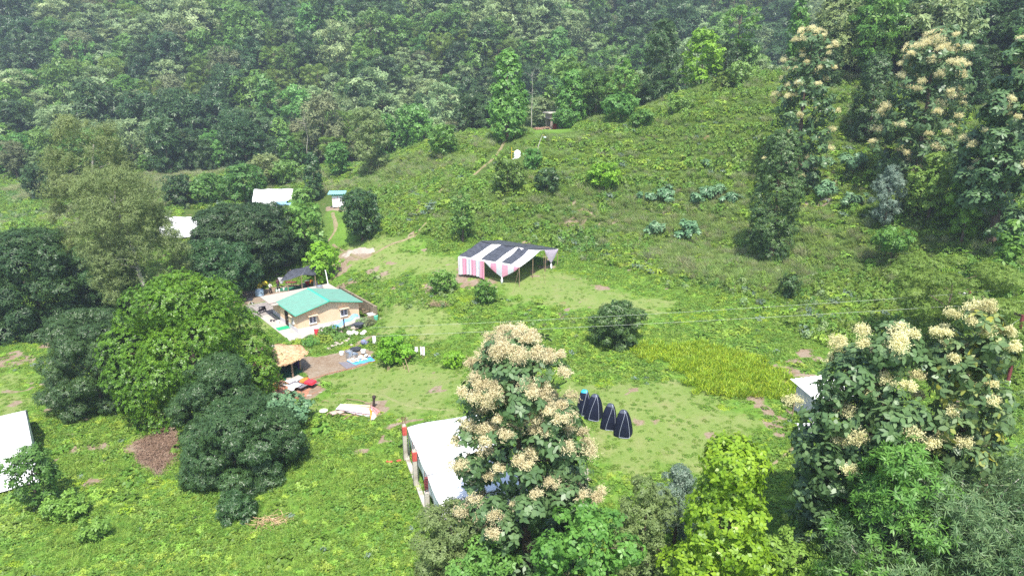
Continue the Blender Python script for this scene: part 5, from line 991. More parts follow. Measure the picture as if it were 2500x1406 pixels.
mb = MB(); mb.tube([(0, 0, .1), (.8, -.3, .5), (1.7, -.3, .15)], [.2, .16, .06], 8); mb.tube([(0, .3, 0), (.5, .1, 1.1)], .09, 7); at_base(mesh_thing(mb, 'tree_stump', 'fallen brown log under the mango beside the gazebo', 'log', BARKR), (*atz(672, 938, zc)[:2], zc), 0)

# ---------------------------------------------------------------- things in the dirt yard
zy = -1.1
mb = MB(); mb.prism([tuple(p_) for p_ in quadpts(((826, 885), (845, 884), (873, 892), (846, 901)), zy)], zy, zy+.04); mesh_thing(mb, 'grey_mat', 'grey ribbed mat spread left of the blue tarpaulin', 'mat', M_GREYF)
b4 = quadpts(((846, 882), (905, 872), (916, 880), (868, 891)), zy)
def bil(u_, v_): return b4[0]*(1-u_)*(1-v_)+b4[1]*u_*(1-v_)+b4[2]*u_*v_+b4[3]*(1-u_)*v_
mb = MB(); mb.grid(lambda u_, v_: tuple(bil(u_, v_)+np.array([0, 0, .05+.03*math.sin(u_*14+v_*5)])), 20, 8, .02); mesh_thing(mb, 'blue_tarpaulin', 'bright blue tarpaulin with crockery laid out at the yard edge', 'tarpaulin', M_BLUE, smooth=True)
mb = MB(); mb.grid(lambda u_, v_: tuple(bil(u_*.75, v_*.7)+np.array([-.12, .25, .09+.03*math.sin(u_*12+v_*5)])), 16, 6, .02); mesh_thing(mb, 'cream_sheet', 'cream sheet under the crockery on the blue tarpaulin', 'sheet', mat('cream_cloth', (.68, .55, .45), .9, var=.1, bump=.4), smooth=True)
r_ = random.Random(12)
for i in range(26):
    u_, v_ = r_.uniform(.1, .92), r_.uniform(-.1, .55); p_ = bil(u_, v_); s_ = r_.uniform(.1, .2); mb = MB(); mb.lathe((0, 0, 0), [(s_*.5, 0), (s_, s_*.7), (s_*.9, s_*.7), (s_*.4, s_*.15)], 10); at_base(mesh_thing(mb, 'white_bowl', 'white bowl or cup among the crockery on the blue tarpaulin', 'bowl', M_WHITEP if i % 3 else mat('pale_pink_china', (.7, .55, .48), .5), 'crockery drying on the blue tarpaulin'), p_+np.array([-.1, .25, .14]), 0)
pot(834, 867, .26, .42, M_WHITEP, 'white plastic bucket standing alone on the dirt yard', zy, 'white_bucket'); pot(853, 877, .4, 1.0, M_STEEL, 'tall steel drum left of the crockery', zy, 'steel_drum'); pot(861, 873, .5, .5, M_STEEL, 'wide steel cauldron behind the tall steel drum', zy, 'cauldron'); pot(866, 872, .42, .4, M_STEEL, 'smaller steel pot touching the cauldron', zy)
pot(868, 855, .62, .22, M_BLACK, 'blackened round pan on the grass edge of the yard', zy, 'frying_pan'); pot(887, 862, .28, .4, M_WHITEP, 'white canister near the blackened pan', zy+.1, 'white_canister')
p_ = atz(884, 858, zy+.1)
t_ = thing('wash_tub_stand', 'black tub on a stand under the orange cloth', 'tub', (*hp(6.1, -4.2), -1.0)); mb = MB(); mb.lathe((0, 0, .6), [(.5, 0), (.6, .35), (.62, .4)], 16); mb.build('tub', M_CHAR, t_); 
for x, y in ((-.35, -.3), (.35, -.3), (.35, .3), (-.35, .3)): mb = MB(); mb.tube([(x, y, -.2), (x*.9, y*.9, .62)], .04, 6); mb.build('leg', M_IRON, t_)
# clothes line, hanging cloths
def cloth(label, top_px, w_px, h_m, m_, Yc, name='hanging_cloth', w=None, fork=False, zt=None):
    a = aty(*top_px, Yc); w_ = w or w_px*depth(*a)/F; mb = MB()
    mb.grid(lambda u_, v_: ((u_-.5)*w_*(1-.15*v_), .05*math.sin(u_*9)*(.3+v_), -v_*h_m*(1.0-(.35*math.sin(u_*3.14) if fork else .08*math.sin(u_*5)))), 10, 8, .012); o_ = mesh_thing(mb, name, label, 'laundry', m_, 'washing hung out near the house', smooth=True); o_.location = tuple(a); o_.rotation_euler[2] = rp.uniform(-.3, .3); return a
Yl = G(913, 842)[1]
cloth('orange trousers hung at the front of the house terrace', (841, 817), 13, 1.3, M_ORANGE, hp(5.5, -4)[1], 'orange_trousers', fork=True); cloth('white towel hung alone on the wire right of the yard', (913, 820), 9, .95, M_WHITE, Yl, 'white_towel')
cloth('red cloth on the leafy bush before the house front', (772, 803), 11, .9, M_REDB, hp(1.8, -3.2)[1], 'red_cloth'); cloth('small white cloth on the short line between shrub and stake', (1015, 847), 11, .55, M_WHITE, G(1015, 866)[1], 'white_cloth'); w2 = cloth('long white shirt on the short line, right of the small cloth', (1031, 846), 12, 1.0, M_WHITE, G(1031, 872)[1], 'white_shirt', fork=False)
g_ = G(1033, 876); mb = MB(); mb.tube([tuple(g_-np.array([0, 0, .2])), (w2[0], w2[1]-.03, w2[2]+.1)], .03, 6); mb.tube([(w2[0], w2[1]-.03, w2[2]+.02), (w2[0]-1.15, w2[1]+.3, w2[2]+.0)], .012, 5); mesh_thing(mb, 'clothes_stake', 'wooden stake and short line carrying the white shirt', 'stake', M_WOOD, off=None)
mb = MB(); a, b = np.array([*hp(3.4, -2.6), -.55]), np.array([*hp(7.3, -1.7), .2]); sd_ = np.array([-.4, .5, .1]); mb.grid(lambda u_, v_: tuple(a+(b-a)*u_+sd_*(v_-.5)*1.2+np.array([0, 0, .12*math.sin(u_*17)+.08*math.cos(v_*7)])), 22, 6, .02); mesh_thing(mb, 'blue_plastic_sheet', 'crumpled light blue plastic sheet draped along the terrace edge', 'sheet', mat('light_blue_plastic', (.2, .5, .8), .4, var=.2, scale=4, bump=.6), smooth=True)
# plants in front of the house
for i, (u_, v_, R_, h_, mk, tx) in enumerate(((2.3, -3.3, 1.25, 1.7, 'mid', 'leafy guava bush before the front window'), (3.4, -3.0, 1.0, 1.6, 'vine', 'small leafy tree with open crown left of the dark post'), (5.0, -3.2, .8, 1.0, 'mid', 'bush round the foot of the dark post'), (7.2, -3.0, 1.2, 1.7, 'pale', 'pale stemmed bush before the right hand window'), (.3, -3.2, 1.0, .9, 'mid', 'low plants at the near corner of the house'), (-1.2, -3.4, 1.2, .8, 'scrubA', 'flower bushes by the near end of the patio'), (1.2, -4.6, 1.5, .8, 'scrubA', 'garden plants between gazebo and house'), (3.0, -5.0, 1.3, .7, 'mid', 'low garden plants at the edge of the dirt yard'), (4.6, -5.3, 1.0, .6, 'scrubB', 'small greenery by the stone heap'), (7.4, -4.9, .9, .9, 'brown', 'thin weedy bush right of the black tub'), (-.4, -4.9, 1.3, .8, 'vine', 'bushy plants behind the thatched roof'))):
    b_ = (*hp(u_, v_), 0.); b_ = (b_[0], b_[1], H(b_[0], b_[1])); t_ = thing('garden_bush', tx, 'bush', b_); build_tree(t_, 'mid', h_*.72, R_*.85, 700+i, lsc=.55, matk=mk, cov=.7, nmax=1600)
mb = MB(); mb.box((0, 0, .9), (.14, .14, 1.8)); at_base(mesh_thing(mb, 'dark_post', 'dark wooden post in the garden before the house front', 'post', M_IRON), (*hp(4.6, -3.3), -1.1))
for i in range(9):
    p_ = atz(*[(846, 838), (836, 843), (828, 846), (820, 848), (852, 834), (812, 850), (858, 845), (822, 842), (802, 856)][i], -1.1); mb = MB(); mb.box((0, 0, .1), (rp.uniform(.4, .7), rp.uniform(.3, .5), .22), taper=.7); at_base(mesh_thing(mb, 'garden_stone', 'rough pale stone in the heap between garden and dirt yard', 'stone', M_SAND, 'pale stones edging the garden', bevel=.04), (p_[0], p_[1], H(p_[0], p_[1])), rp.uniform(0, 3))
mb = MB(); r_ = random.Random(4)
for _ in range(14): mb.ball((r_.uniform(-1.1, 1.1), r_.uniform(-.4, .4), .15+r_.uniform(0, .15)), r_.uniform(.15, .33), 8, 6)
p_ = atz(872, 821, -.9); at_base(mesh_thing(mb, 'white_sacks', 'heap of white and pink sacks on the terrace path', 'sacks', mat('white_pink_sacking', (.72, .62, .64), .9, var=.1, scale=4, bump=.3), smooth=True), (p_[0], p_[1], H(p_[0], p_[1])))
mb = MB(); mb.ball((0, 0, .3), .32, 8, 6); mb.box((.35, 0, .2), (.4, .3, .3), .4); p_ = atz(888, 841, -.9); at_base(mesh_thing(mb, 'blue_brown_bundle', 'blue and brown bundle on the grass above the dirt yard', 'bundle', mat('blue_brown_rag', (.15, .22, .38), .9, scale=6, var=.2, col2=(.3, .12, .08))), (p_[0], p_[1], H(p_[0], p_[1])))
# stones/brick edge of the yard
mb = MB(); E = [atz(*q, -1.1) for q in ((760, 926), (790, 917), (820, 908), (848, 903), (880, 894), (917, 882))]
for a, b in zip(E[:-1], E[1:]):
    n_ = int(np.linalg.norm(b-a)/.26)
    for i in range(n_): p_ = a+(b-a)*((i+.5)/n_); mb.box((p_[0], p_[1], H(p_[0], p_[1])+.03), (.2, .11, .14), math.atan2(b[1]-a[1], b[0]-a[0])+rp.uniform(-.4, .4))
mesh_thing(mb, 'brick_edging', 'low brick border along the near edge of the dirt yard', 'brick edging', M_REDC)
for k_, ((a0, a1), (b0, b1)) in enumerate((((985, 885), (1000, 910)), ((962, 885), (948, 905)), ((975, 880), (990, 903)), ((952, 885), (946, 907)))):
    p1, p2 = G(b0, b1), G(a0, a1); mb = MB(); mb.tube([tuple(p1-[0, 0, .1]), (p2[0], p2[1], p2[2]+1.3)], .035, 5); mesh_thing(mb, 'bare_stick', 'bare stick propping up the yellowing shrub', 'stick', M_WOOD, 'sticks propping the yellowing shrub')
mb = MB(); mb.lathe((0, 0, 0), [(.25, 0), (.45, .3), (.5, .45), (.44, .5)], 12); p_ = G(993, 880); at_base(mesh_thing(mb, 'clay_pot', 'rusty red pot lying in the grass right of the yellowing shrub', 'pot', M_REDC), p_)

# ---------------------------------------------------------------- timber and tin pile
zt = H(*atz(865, 1005, -.3)[:2]); pc = np.array([*atz(868, 1008, zt)[:2], zt])
t_ = None
for i, (px, py, L_, w_, rz, dz, tilt, m_, nm_, tx) in enumerate(((868, 998, 3.6, .9, -.28, .42, .12, M_TIN, 'tin_sheet', 'upper white corrugated sheet on the scrap pile'), (875, 1003, 3.5, .8, -.36, .3, .1, mat('pinkish_tin', (.5, .3, .33), .5, .2, var=.2, col2=(.6, .6, .62)), 'tin_sheet', 'pink streaked sheet below the white one on the scrap pile'),
      (880, 1010, 3.2, .35, -.42, .24, .05, M_TIN, 'tin_sheet', 'lowest narrow white sheet on the scrap pile'), (832, 1002, 1.9, .55, .7, .16, .1, M_PLANK, 'wooden_board', 'wide grey board at the left end of the scrap pile'), (844, 999, 1.8, .5, .95, .22, .1, M_PLANK, 'wooden_board', 'second grey board crossing the left end of the pile'),
      (822, 1004, 1.3, .4, .6, .1, .05, M_PLANK, 'wooden_board', 'shortest grey board, outermost on the left'), (868, 1014, 3.0, .22, -.2, .08, 0, M_WOOD, 'wooden_beam', 'brown beam under the tin sheets'), (880, 1018, 2.4, .5, -.3, .05, 0, M_PLANK, 'wooden_board', 'board on the grass below the tin sheets'), (872, 989, 2.6, .25, -.15, .5, 0, mat('pale_yellow_board', (.7, .66, .3), .6), 'wooden_board', 'pale yellow strip on top of the tin sheets'))):
    p_ = atz(px, py, zt+dz); mb = MB(); M_ = Matrix.Rotation(rz, 3, 'Z')@Matrix.Rotation(tilt, 3, 'X')
    if 'tin' in nm_: 
        def cf(u_, v_, L_=L_, w_=w_, M_=M_): return tuple(M_@Vector(((u_-.5)*L_, (v_-.5)*w_, .03*math.sin(v_*w_*60))))
        mb.grid(cf, 6, 40, .01)
    else: mb.box((0, 0, 0), (L_, w_, .06), M=M_)
    at_base(mesh_thing(mb, nm_, tx, 'scrap', m_, 'scrap pile on the lawn'), (p_[0], p_[1], zt+dz))
for i, (a, b, tx) in enumerate((((835, 1030), (870, 1014), 'long bare pole leaning out toward the camera'), ((796, 1018), (806, 1012), 'short stick left of the pile'), ((846, 976), (905, 990), 'thin bleached stick behind the pile'), ((785, 983), (803, 984), 'curved stick lying left behind the pile'))):
    p1, p2 = G(*a), G(*b); mb = MB(); mb.tube([tuple(p1+[0, 0, .1]), tuple((p1+p2)/2+[0, 0, .3]), tuple(p2+[0, 0, .2])], .04, 5); mesh_thing(mb, 'stick', tx+', scrap pile', 'stick', M_WOOD, 'loose sticks by the scrap pile')
mb = MB(); mb.lathe((0, 0, 0), [(.3, 0), (.42, .18), (.38, .2)], 14); p_ = G(790, 1006); at_base(mesh_thing(mb, 'pale_basin', 'pale green upturned basin left of the scrap pile', 'basin', mat('pale_green_basin', (.6, .66, .42), .5)), p_)
# tarpaulin heap: two draped cloths over a stub
def drape_thing(name, label, cx, top, foot, m_, spread, zr_):
    a = atz(*top, zr_); b = atz(*foot[0], zt+.03); c_ = atz(*foot[1], zt+.03)
    mb = MB(); mb.grid(lambda u_, v_: tuple((a+(b*(1-u_)+c_*u_-a)*v_)+np.array([.09*math.sin(u_*11+v_*3), .07*math.cos(u_*13), .16*math.sin(v_*3.14)+.05*math.sin(u_*15)*v_])), 16, 12, .02); return mesh_thing(mb, name, label, 'tarpaulin', m_, smooth=True)
drape_thing('pink_tarpaulin', 'faded red and pink tarpaulin slumped over the end of the scrap pile', 0, (905, 990), ((915, 1022), (935, 1014)), mat('faded_red_tarp', (.55, .25, .25), .6, var=.2, scale=1.5, col2=(.6, .06, .08), bump=.4), 1, zt+1.15)
drape_thing('orange_white_tarpaulin', 'orange and white tarpaulin hanging nearest the camera at the scrap pile', 0, (903, 997), ((906, 1042), (925, 1030)), striped('orange_white_cloth', [(.75, .3, .03), (.7, .7, .7), (.78, .36, .02)], 1), 1, zt+1.0)
for o_ in [o for o in bpy.data.objects if o.name.startswith('orange_white_tarp')]:
    me = o_.data; x = np.array([v.co.x for v in me.vertices]); a = me.attributes.new('tint', 'FLOAT', 'POINT'); a.data.foreach_set('value', ((x-x.min())/(x.max()-x.min()+1e-6)*.98).astype(np.float32))
mb = MB(); mb.tube([(0, 0, 0), (.1, .1, 1.3)], .12, 7); mb.ball((.1, .1, 1.25), .2, 8, 5); at_base(mesh_thing(mb, 'charred_stump', 'dark charred stump behind the red tarpaulin', 'stump', M_IRON), (*atz(912, 1000, zt)[:2], zt))
for i, (px, py, rz) in enumerate(((951, 1128, -.3), (974, 1126, .5))):
    mb = MB(); mb.box((0, 0, .06), (.5 if i == 0 else .38, .24, .12)); at_base(mesh_thing(mb, 'red_brick', ('larger' if i == 0 else 'smaller')+' red brick block lying in the grass left of the pillars', 'brick', M_BRICK, bevel=.015), G(px, py), rz)

# ---------------------------------------------------------------- white roofed frame with concrete pillars
zb = .35; c0, c2_ = atz(990.6, 1118, zb), atz(1044, 1258, zb); ax = (c2_-c0)[:2]; AL = np.hypot(*ax); ax = ax/AL; cr = np.array([-ax[1], ax[0]]); ang = math.atan2(ax[1], ax[0])
cr = cr if cr[0] > 0 else -cr
def fp(a, c_, z): return np.array([*(c0[:2]+ax*a+cr*c_), z])
fpost = [(0.0, 3.15, 'far'), (AL*.49, 3.05, 'middle'), (AL, 2.35, 'nearest')]
for i, (a, hh, tx) in enumerate(fpost):
    b_ = fp(a, 0, zb-.3); t_ = thing('concrete_pillar', tx+' concrete pillar with rusty rebar'+(' and red top' if i < 2 else ', bare grey top')+', left of the white roof', 'pillar', b_, ang, 'row of unfinished concrete pillars')
    mb = MB(); mb.box((0, 0, .15+hh*.36), (.34, .3, hh*.72 if i < 2 else hh*.95)); sh_ = mb.build('shaft', M_CONCG, t_, bevel=.015); top = .15+hh*.72
    if i < 2: mb = MB(); mb.box((0, 0, top+.36), (.37, .33, .74)); mb.build('red_band', M_BRICK, t_, bevel=.01); mb = MB(); mb.box((0, 0, top+.8), (.33, .3, .16), taper=.8); mb.build('broken_top', M_CONCG, t_, bevel=.02); z0 = top+.8
    else: mb = MB(); mb.box((0, 0, hh*.36+.15+hh*.475+.04), (.36, .32, .08)); mb.build('cap', M_CONC, t_, bevel=.01); z0 = hh*.98
    for x in (-.11, .11):
        for y in (-.09, .09): mb = MB(); mb.tube([(x, y, z0-.2), (x+rp.uniform(-.05, .05), y+rp.uniform(-.05, .05), z0+(.75 if i < 2 else 1.5)+rp.uniform(-.15, .2))], .014, 4); mb.build('rebar', M_RUST, t_)
    if i == 2:
        mb = MB(); [mb.box((0, 0, z0+.15+.12*q), (.26, .22, .015)) for q in range(8)]; mb.build('stirrup', M_RUST, t_)
mb = MB(); mid = fp(AL*.5, .1, 0); mb.box((mid[0], mid[1], zb-.12), (AL+1.0, .34, .4), ang); props(mb.build('foundation_beam', M_CONCG, bevel=.02), 'low concrete beam linking the feet of the pillars', 'beam')
Z1 = 3.0
tent = thing('canopy_tent', 'large white canopy roof beside the concrete pillars, half hidden by the teak', 'tent', fp(AL*.5, 4, zb)); og = fp(AL*.5, 4, zb)
TW = 6
def rf(a0, a1, seed):
    def fn(u_, v_):
        a = a0+(a1-a0)*u_; sag = -.14*math.sin(u_*3.14)-.05*math.sin(v_*3.14); z = Z1+.2*max(0, math.sin(v_*3.14))**.8+sag+.03*math.sin(a*3+v_*9+seed); return tuple(fp(a, .25+v_*TW, z)-og)
    return fn
AL2 = AL+2.75; B3 = [-.1, AL2*.33, AL2*.66, AL2]
for i in range(3): mb = MB(); mb.grid(rf(B3[i]+(.07 if i else 0), B3[i+1], i), 14, 24, .02); mb.build('roof_panel', M_WHITE, tent, smooth=True)
mb = MB(); mb.grid(lambda u_, v_: tuple(fp(-.1+u_*AL2, .22+.35*v_+.1*math.sin(u_*22)*v_, Z1-.03-2.35*v_+.5*max(0, math.sin(u_*9.4))*v_)-og), 60, 8, .01); mb.build('side_curtain', M_WHITE, tent, smooth=True)
mb = MB(); mb.grid(lambda u_, v_: tuple(fp(AL2+.05+.25*v_, .3+u_*TW, Z1+.18*math.sin(u_*3.14)-.05-2.5*v_+.12*math.sin(u_*9)*v_)-og), 40, 8, .01); mb.build('end_curtain', M_WHITE, tent, smooth=True)
for a in (0, AL2*.33, AL2*.66, AL2-.1):
    for c_ in (.28, TW+.2): mb = MB(); mb.tube([tuple(fp(a, c_, zb-.1)-og), tuple(fp(a, c_, Z1)-og)], .04, 6); mb.build('pole', M_STEEL, tent)
mb = MB(); mb.grid(lambda u_, v_: tuple(fp(AL2+.4+.6*v_, .9+u_*3.4, zb+1.1-.9*v_+.15*math.sin(u_*13+v_*4))), 16, 6, .02); mesh_thing(mb, 'blue_tarpaulin', 'bright blue plastic sheet at the near foot of the white canopy', 'tarpaulin', M_BLUE, smooth=True)
mb = MB(); mb.grid(lambda u_, v_: tuple(fp(AL*.6+u_*1.0, .45+.1*math.sin(u_*8), 1.9-1.0*v_)), 6, 4, .01); mesh_thing(mb, 'red_cloth', 'dark red cloth hanging behind the middle pillar', 'cloth', M_REDB)
mound('gravel_pad', None, None, [atz(1395, 1150, 1.0), atz(1440, 1148, 1.1), atz(1438, 1195, 1.0), atz(1400, 1240, .9), atz(1340, 1230, .8)], .04, M_SAND, 3, kind='structure')

# ---------------------------------------------------------------- four pop-up tents
for i, (px, py, top, w_) in enumerate(((1427, 1012, 956, 30), (1451, 1025, 970, 40), (1487, 1047, 991, 38), (1524, 1066, 1008, 42))):
    b_ = G(px, py); b_ = np.array([b_[0], b_[1], b_[2]]); Ht, R = size_from_px(b_, top, w_); Ht = max(Ht, 2.05); R = max(R, .62)
    tx = ['farthest navy pop-up tent with a bright blue top', 'second farthest navy pop-up tent', 'navy pop-up tent, second nearest', 'nearest navy pop-up tent'][i]
    b_[1] += R*.7; t_ = thing('popup_tent', tx+', standing on the mown field', 'tent', b_, .35+[.2, -.15, .1, -.05][i], 'row of pop-up changing tents')
    t_.rotation_euler[0] = [.03, -.04, .05, -.02][i]; t_.rotation_euler[1] = [-.04, .03, .02, -.05][i]
    def shell(u_, v_, R=R, Ht=Ht):
        a = u_*2*math.pi; q = (max(0, math.cos(v_*1.5708))**.85*.8+.22*(1-v_)**1.5); sq = 1/max(abs(math.cos(a+.785)), abs(math.sin(a+.785)))**.55; r_ = R*q*sq*.97+.03; return (r_*math.cos(a), r_*math.sin(a), Ht*math.sin(v_*1.5708)**.95)
    mb = MB(); mb.grid(shell, 32, 14); mb.build('canopy', M_NAVY, t_, smooth=True)
    mb = MB(); mb.grid(lambda u_, v_: tuple(np.array(shell(u_, .74+.26*v_))*np.array([1.03, 1.03, 1.005])+np.array([0, 0, .01])), 32, 4); mb.build('vent_cap', M_CYAN if i == 0 else mat('slate_mesh', (.05, .06, .085), .7), t_, smooth=True)
    for k_, (ua, vb) in enumerate(((.69, .92), (.79, .92))):
        pts = [np.array(shell(ua if k_ == 0 else ua-.0, v_))*1.02 for v_ in np.linspace(.0, vb, 12)]; 
        if k_ == 0: pts = [np.array(shell(.60+.19*(v_/.92)**1.4, v_))*1.02 for v_ in np.linspace(.0, .92, 12)]
        mb = MB(); mb.tube([tuple(p_) for p_ in pts], .015, 5); mb.build('door_piping', M_SILVER, t_)
    mb = MB(); pts = [np.array(shell(u_, .01))*1.02 for u_ in np.linspace(.6, .79, 8)]; mb.tube([tuple(p_) for p_ in pts], .02, 5); mb.build('hem_piping', M_SILVER, t_)

# ---------------------------------------------------------------- striped pavilion
zp_ = 3.55; A1, A3 = np.array(atz(1118, 627, zp_+2.7)), np.array(atz(1316, 651, zp_+2.7)); A3 = np.array(atz(1268, 651, zp_+2.7))
e1 = (A3-A1)[:2]; PW = np.hypot(*e1); e1 = e1/PW; e2 = np.array([-e1[1], e1[0]]); PD = 10.6; PW += 0
pv = thing('pavilion_tent', 'open pavilion with charcoal and white striped roof and pink striped curtains', 'tent', (A1[0], A1[1], zp_), math.atan2(e1[1], e1[0]))
def pz(s_, t2): # roof height over the plan, s across, t back
    return 2.7+1.0*max(0, 1-abs(2*t2-1))**1.1-.12*abs(math.sin(s_*3*3.14))*(1-abs(2*t2-1))*1.2
bands = [(0, .2, M_CHAR), (.2, .38, M_WHITE), (.38, .62, M_CHAR), (.62, .7, M_WHITE), (.7, .86, M_CHAR), (.86, 1, M_WHITE)]
rfp = MB(); rfp.grid(lambda u_, v_: (u_*PW, v_*PD, pz(u_, v_)-.04), 24, 24, .02); rfp = rfp.build('roof', M_WHITE, pv, smooth=True)
for i, (a, b, m_) in enumerate(bands):
    if m_ is M_CHAR:
        mb = MB(); mb.grid(lambda u_, v_: ((a+(b-a)*u_)*PW+(.35*math.sin(v_*4+i*2.1)+.12*math.sin(v_*13+i))*(.25+v_)-.1, (.03+v_*.99)*PD, pz(a+(b-a)*u_, min(1, .03+v_*.97))+.03+.03*math.sin(u_*6+v_*19)), 8, 30, .01); mb.build('tarpaulin_strip', M_CHAR, rfp, smooth=True)
mb = MB(); mb.grid(lambda u_, v_: (u_*PW*1.0, PD*(.5+v_*.5), pz(u_, .5+v_*.5)+.07+.04*math.sin(u_*14+v_*6)), 24, 10, .01); mb.build('back_tarpaulin', M_CHAR, rfp, smooth=True)
def pcloth(name, fn, nu, nv, m_=M_PINK):
    mb = MB(); mb.grid(fn, nu, nv); o_ = mb.build(name, m_, pv, smooth=True); me = o_.data; a = me.attributes.new('tint', 'FLOAT', 'POINT'); a.data.foreach_set('value', np.array([(i % (nu+1))/nu*.985 for i in range((nu+1)*(nv+1))], np.float32)); return o_
W1 = PW*.44
pcloth('striped_curtain', lambda u_, v_: (u_*W1, -.04+.07*math.sin(u_*50)*(.3+v_), 2.68-v_*(2.45-.3*math.sin(u_*3))), 60, 8)
pcloth('side_curtain', lambda u_, v_: (-.03+.05*math.sin(u_*30), u_*1.1*(1-.4*v_), 2.66-v_*2.4), 12, 6)
def swag(x0, x1, dr, y=-.05, zt_=2.66): return lambda u_, v_: (x0+(x1-x0)*u_, y-.05*math.sin(v_*3), zt_-v_*dr*max(.02, 1-abs(2*u_-1))**.75)
pcloth('swag_curtain', swag(W1+.15, PW, 1.75), 40, 6)
mb = MB(); mb.tube([((W1+.15+PW)/2, -.08, .95), ((W1+.15+PW)/2+.02, -.08, .5), ((W1+.15+PW)/2, -.08, .02)], [.05, .16, .1], 8); mb.build('curtain_tie', M_WHITE, pv, smooth=True)
def rswag(y0, y1, dr): return lambda u_, v_: (PW+.04+.05*math.sin(v_*3), y0+(y1-y0)*u_, pz(1, (y0+(y1-y0)*u_)/PD)-.02-v_*dr*max(.02, 1-abs(2*u_-1))**.75)
pcloth('swag_curtain', rswag(PD*.62, PD*1.0, 1.9), 30, 6, mat('lilac_lining', (.55, .46, .58), .85, var=.06))
pcloth('valance', rswag(0, PD*.62, .22), 40, 3, M_WHITE)
mb = MB(); mb.tube([(PW+.05, PD*.81, 1.1), (PW+.07, PD*.81, .6), (PW+.05, PD*.81, .02)], [.05, .15, .1], 8); mb.build('curtain_tie', M_WHITE, pv, smooth=True)
for x, y in ((0, 0), (PW*.44, 0), (PW, 0), (PW, PD*.33), (PW, PD*.66), (PW, PD), (0, PD*.5), (0, PD), (PW*.5, PD), (PW*.5, PD*.5)):
    g_ = A1[:2]+e1*x+e2*y; zz = H(*g_)-zp_; mb = MB(); mb.tube([(x, y, zz-.2), (x, y, pz(x/PW, y/PD)-.03)], .045, 6); mb.build('pole', M_WOOD, pv)
for i, (a, b) in enumerate((((PW, 0, 2.6), (PW+.3, -2.2)), ((W1, 0, 2.6), (W1+.1, -1.5)), ((PW, PD*.6, 2.9), (PW+2.6, PD*.2)))):
    g_ = A1[:2]+e1*b[0]+e2*b[1]; mb = MB(); mb.tube([a, (b[0], b[1], H(*g_)-zp_)], .012, 4); mb.build('guy_rope', M_WOOD, pv)

# ---------------------------------------------------------------- other white tents
def gable_tent(label, c_, L_, Wd, eave, ridge, rz, name='frame_tent', skirt=True, blue=False, flap=0):
    t_ = thing(name, label, 'tent', c_, rz); 
    for s_ in (-1, 1):
        mb = MB(); mb.grid(lambda u_, v_: ((u_-.5)*L_, s_*v_*Wd/2, ridge-(ridge-eave)*v_-.1*math.sin(v_*3.14)-.12*abs(math.sin(u_*9.42))**.5*0-.08*math.sin(u_*6.28*1.5)**2+.03*math.sin(u_*30+v_*5)), 30, 10, .015); mb.build('roof_panel', M_WHITE, t_, smooth=True)
        mb = MB(); mb.grid(lambda u_, v_: ((u_-.5)*L_, s_*(Wd/2+.02+.05*math.sin(u_*40)*v_+(.15+flap*(s_ < 0))*v_), eave-v_*(eave-.2 if skirt else .35)+.1*math.sin(u_*9)*v_), 50, 5); mb.build('side_wall', M_WHITE, t_, smooth=True)
    for e_ in (-1, 1):
        mb = MB(); x = e_*L_/2*.998; mb.add([(x, -Wd/2, .15), (x+.12*e_, 0, .2), (x, Wd/2, .15), (x, Wd/2, eave-.02), (x+.05*e_, 0, ridge-.02), (x, -Wd/2, eave-.02)], [(0, 1, 4, 5), (1, 2, 3, 4)]); mb.build('end_wall', M_WHITE, t_)
    for x in (-L_/2, 0, L_/2):
        for y in (-Wd/2, Wd/2): mb = MB(); mb.tube([(x, y, -.2), (x, y, eave)], .04, 6); mb.build('pole', M_STEEL, t_)
    if blue: mb = MB(); mb.grid(lambda u_, v_: (-.3+u_*3.2, -Wd/2-.25-.3*v_, .95-.7*v_+.25*math.sin(u_*3.14)), 10, 4, .01); mb.build('blue_flap', mat('pale_blue_flap', (.25, .45, .75), .6), t_)
    return t_
b_ = aty(680, 495, 133); gz_ = H(b_[0], b_[1]); c_ = np.array([b_[0], b_[1]+1.2, gz_])
gable_tent('long white ridge tent beyond the dark mangoes, tallest of the far tents', c_, 9.6, 4.6, 1.4, 3.1, .12, blue=True)
b_ = G(458, 583); gable_tent('small white tent mostly hidden between the olive tree and the mangoes', (b_[0]-1.0, b_[1]+1.5, H(b_[0]-1.0, b_[1]+1.5)), 6.5, 4.2, 1.8, 3.3, -.1)
# tent at the left edge
zl = -1.1; re_ = np.array(atz(62, 1003, zl+3.2)); ne_ = np.array(atz(44, 1178, zl+1.0)); fe_ = np.array(atz(75, 1080, zl+1.2)); dW = (ne_-fe_)[:2]; Wt = 5.6; ang_ = math.radians(37)
cx = re_[:2]+np.array([-math.cos(ang_), -math.sin(ang_)])*5.2
gable_tent('big white tent cut off by the left edge of the picture', (cx[0], cx[1], zl), 10.4, 8.6, 1.5, 3.3, ang_, flap=3.0)

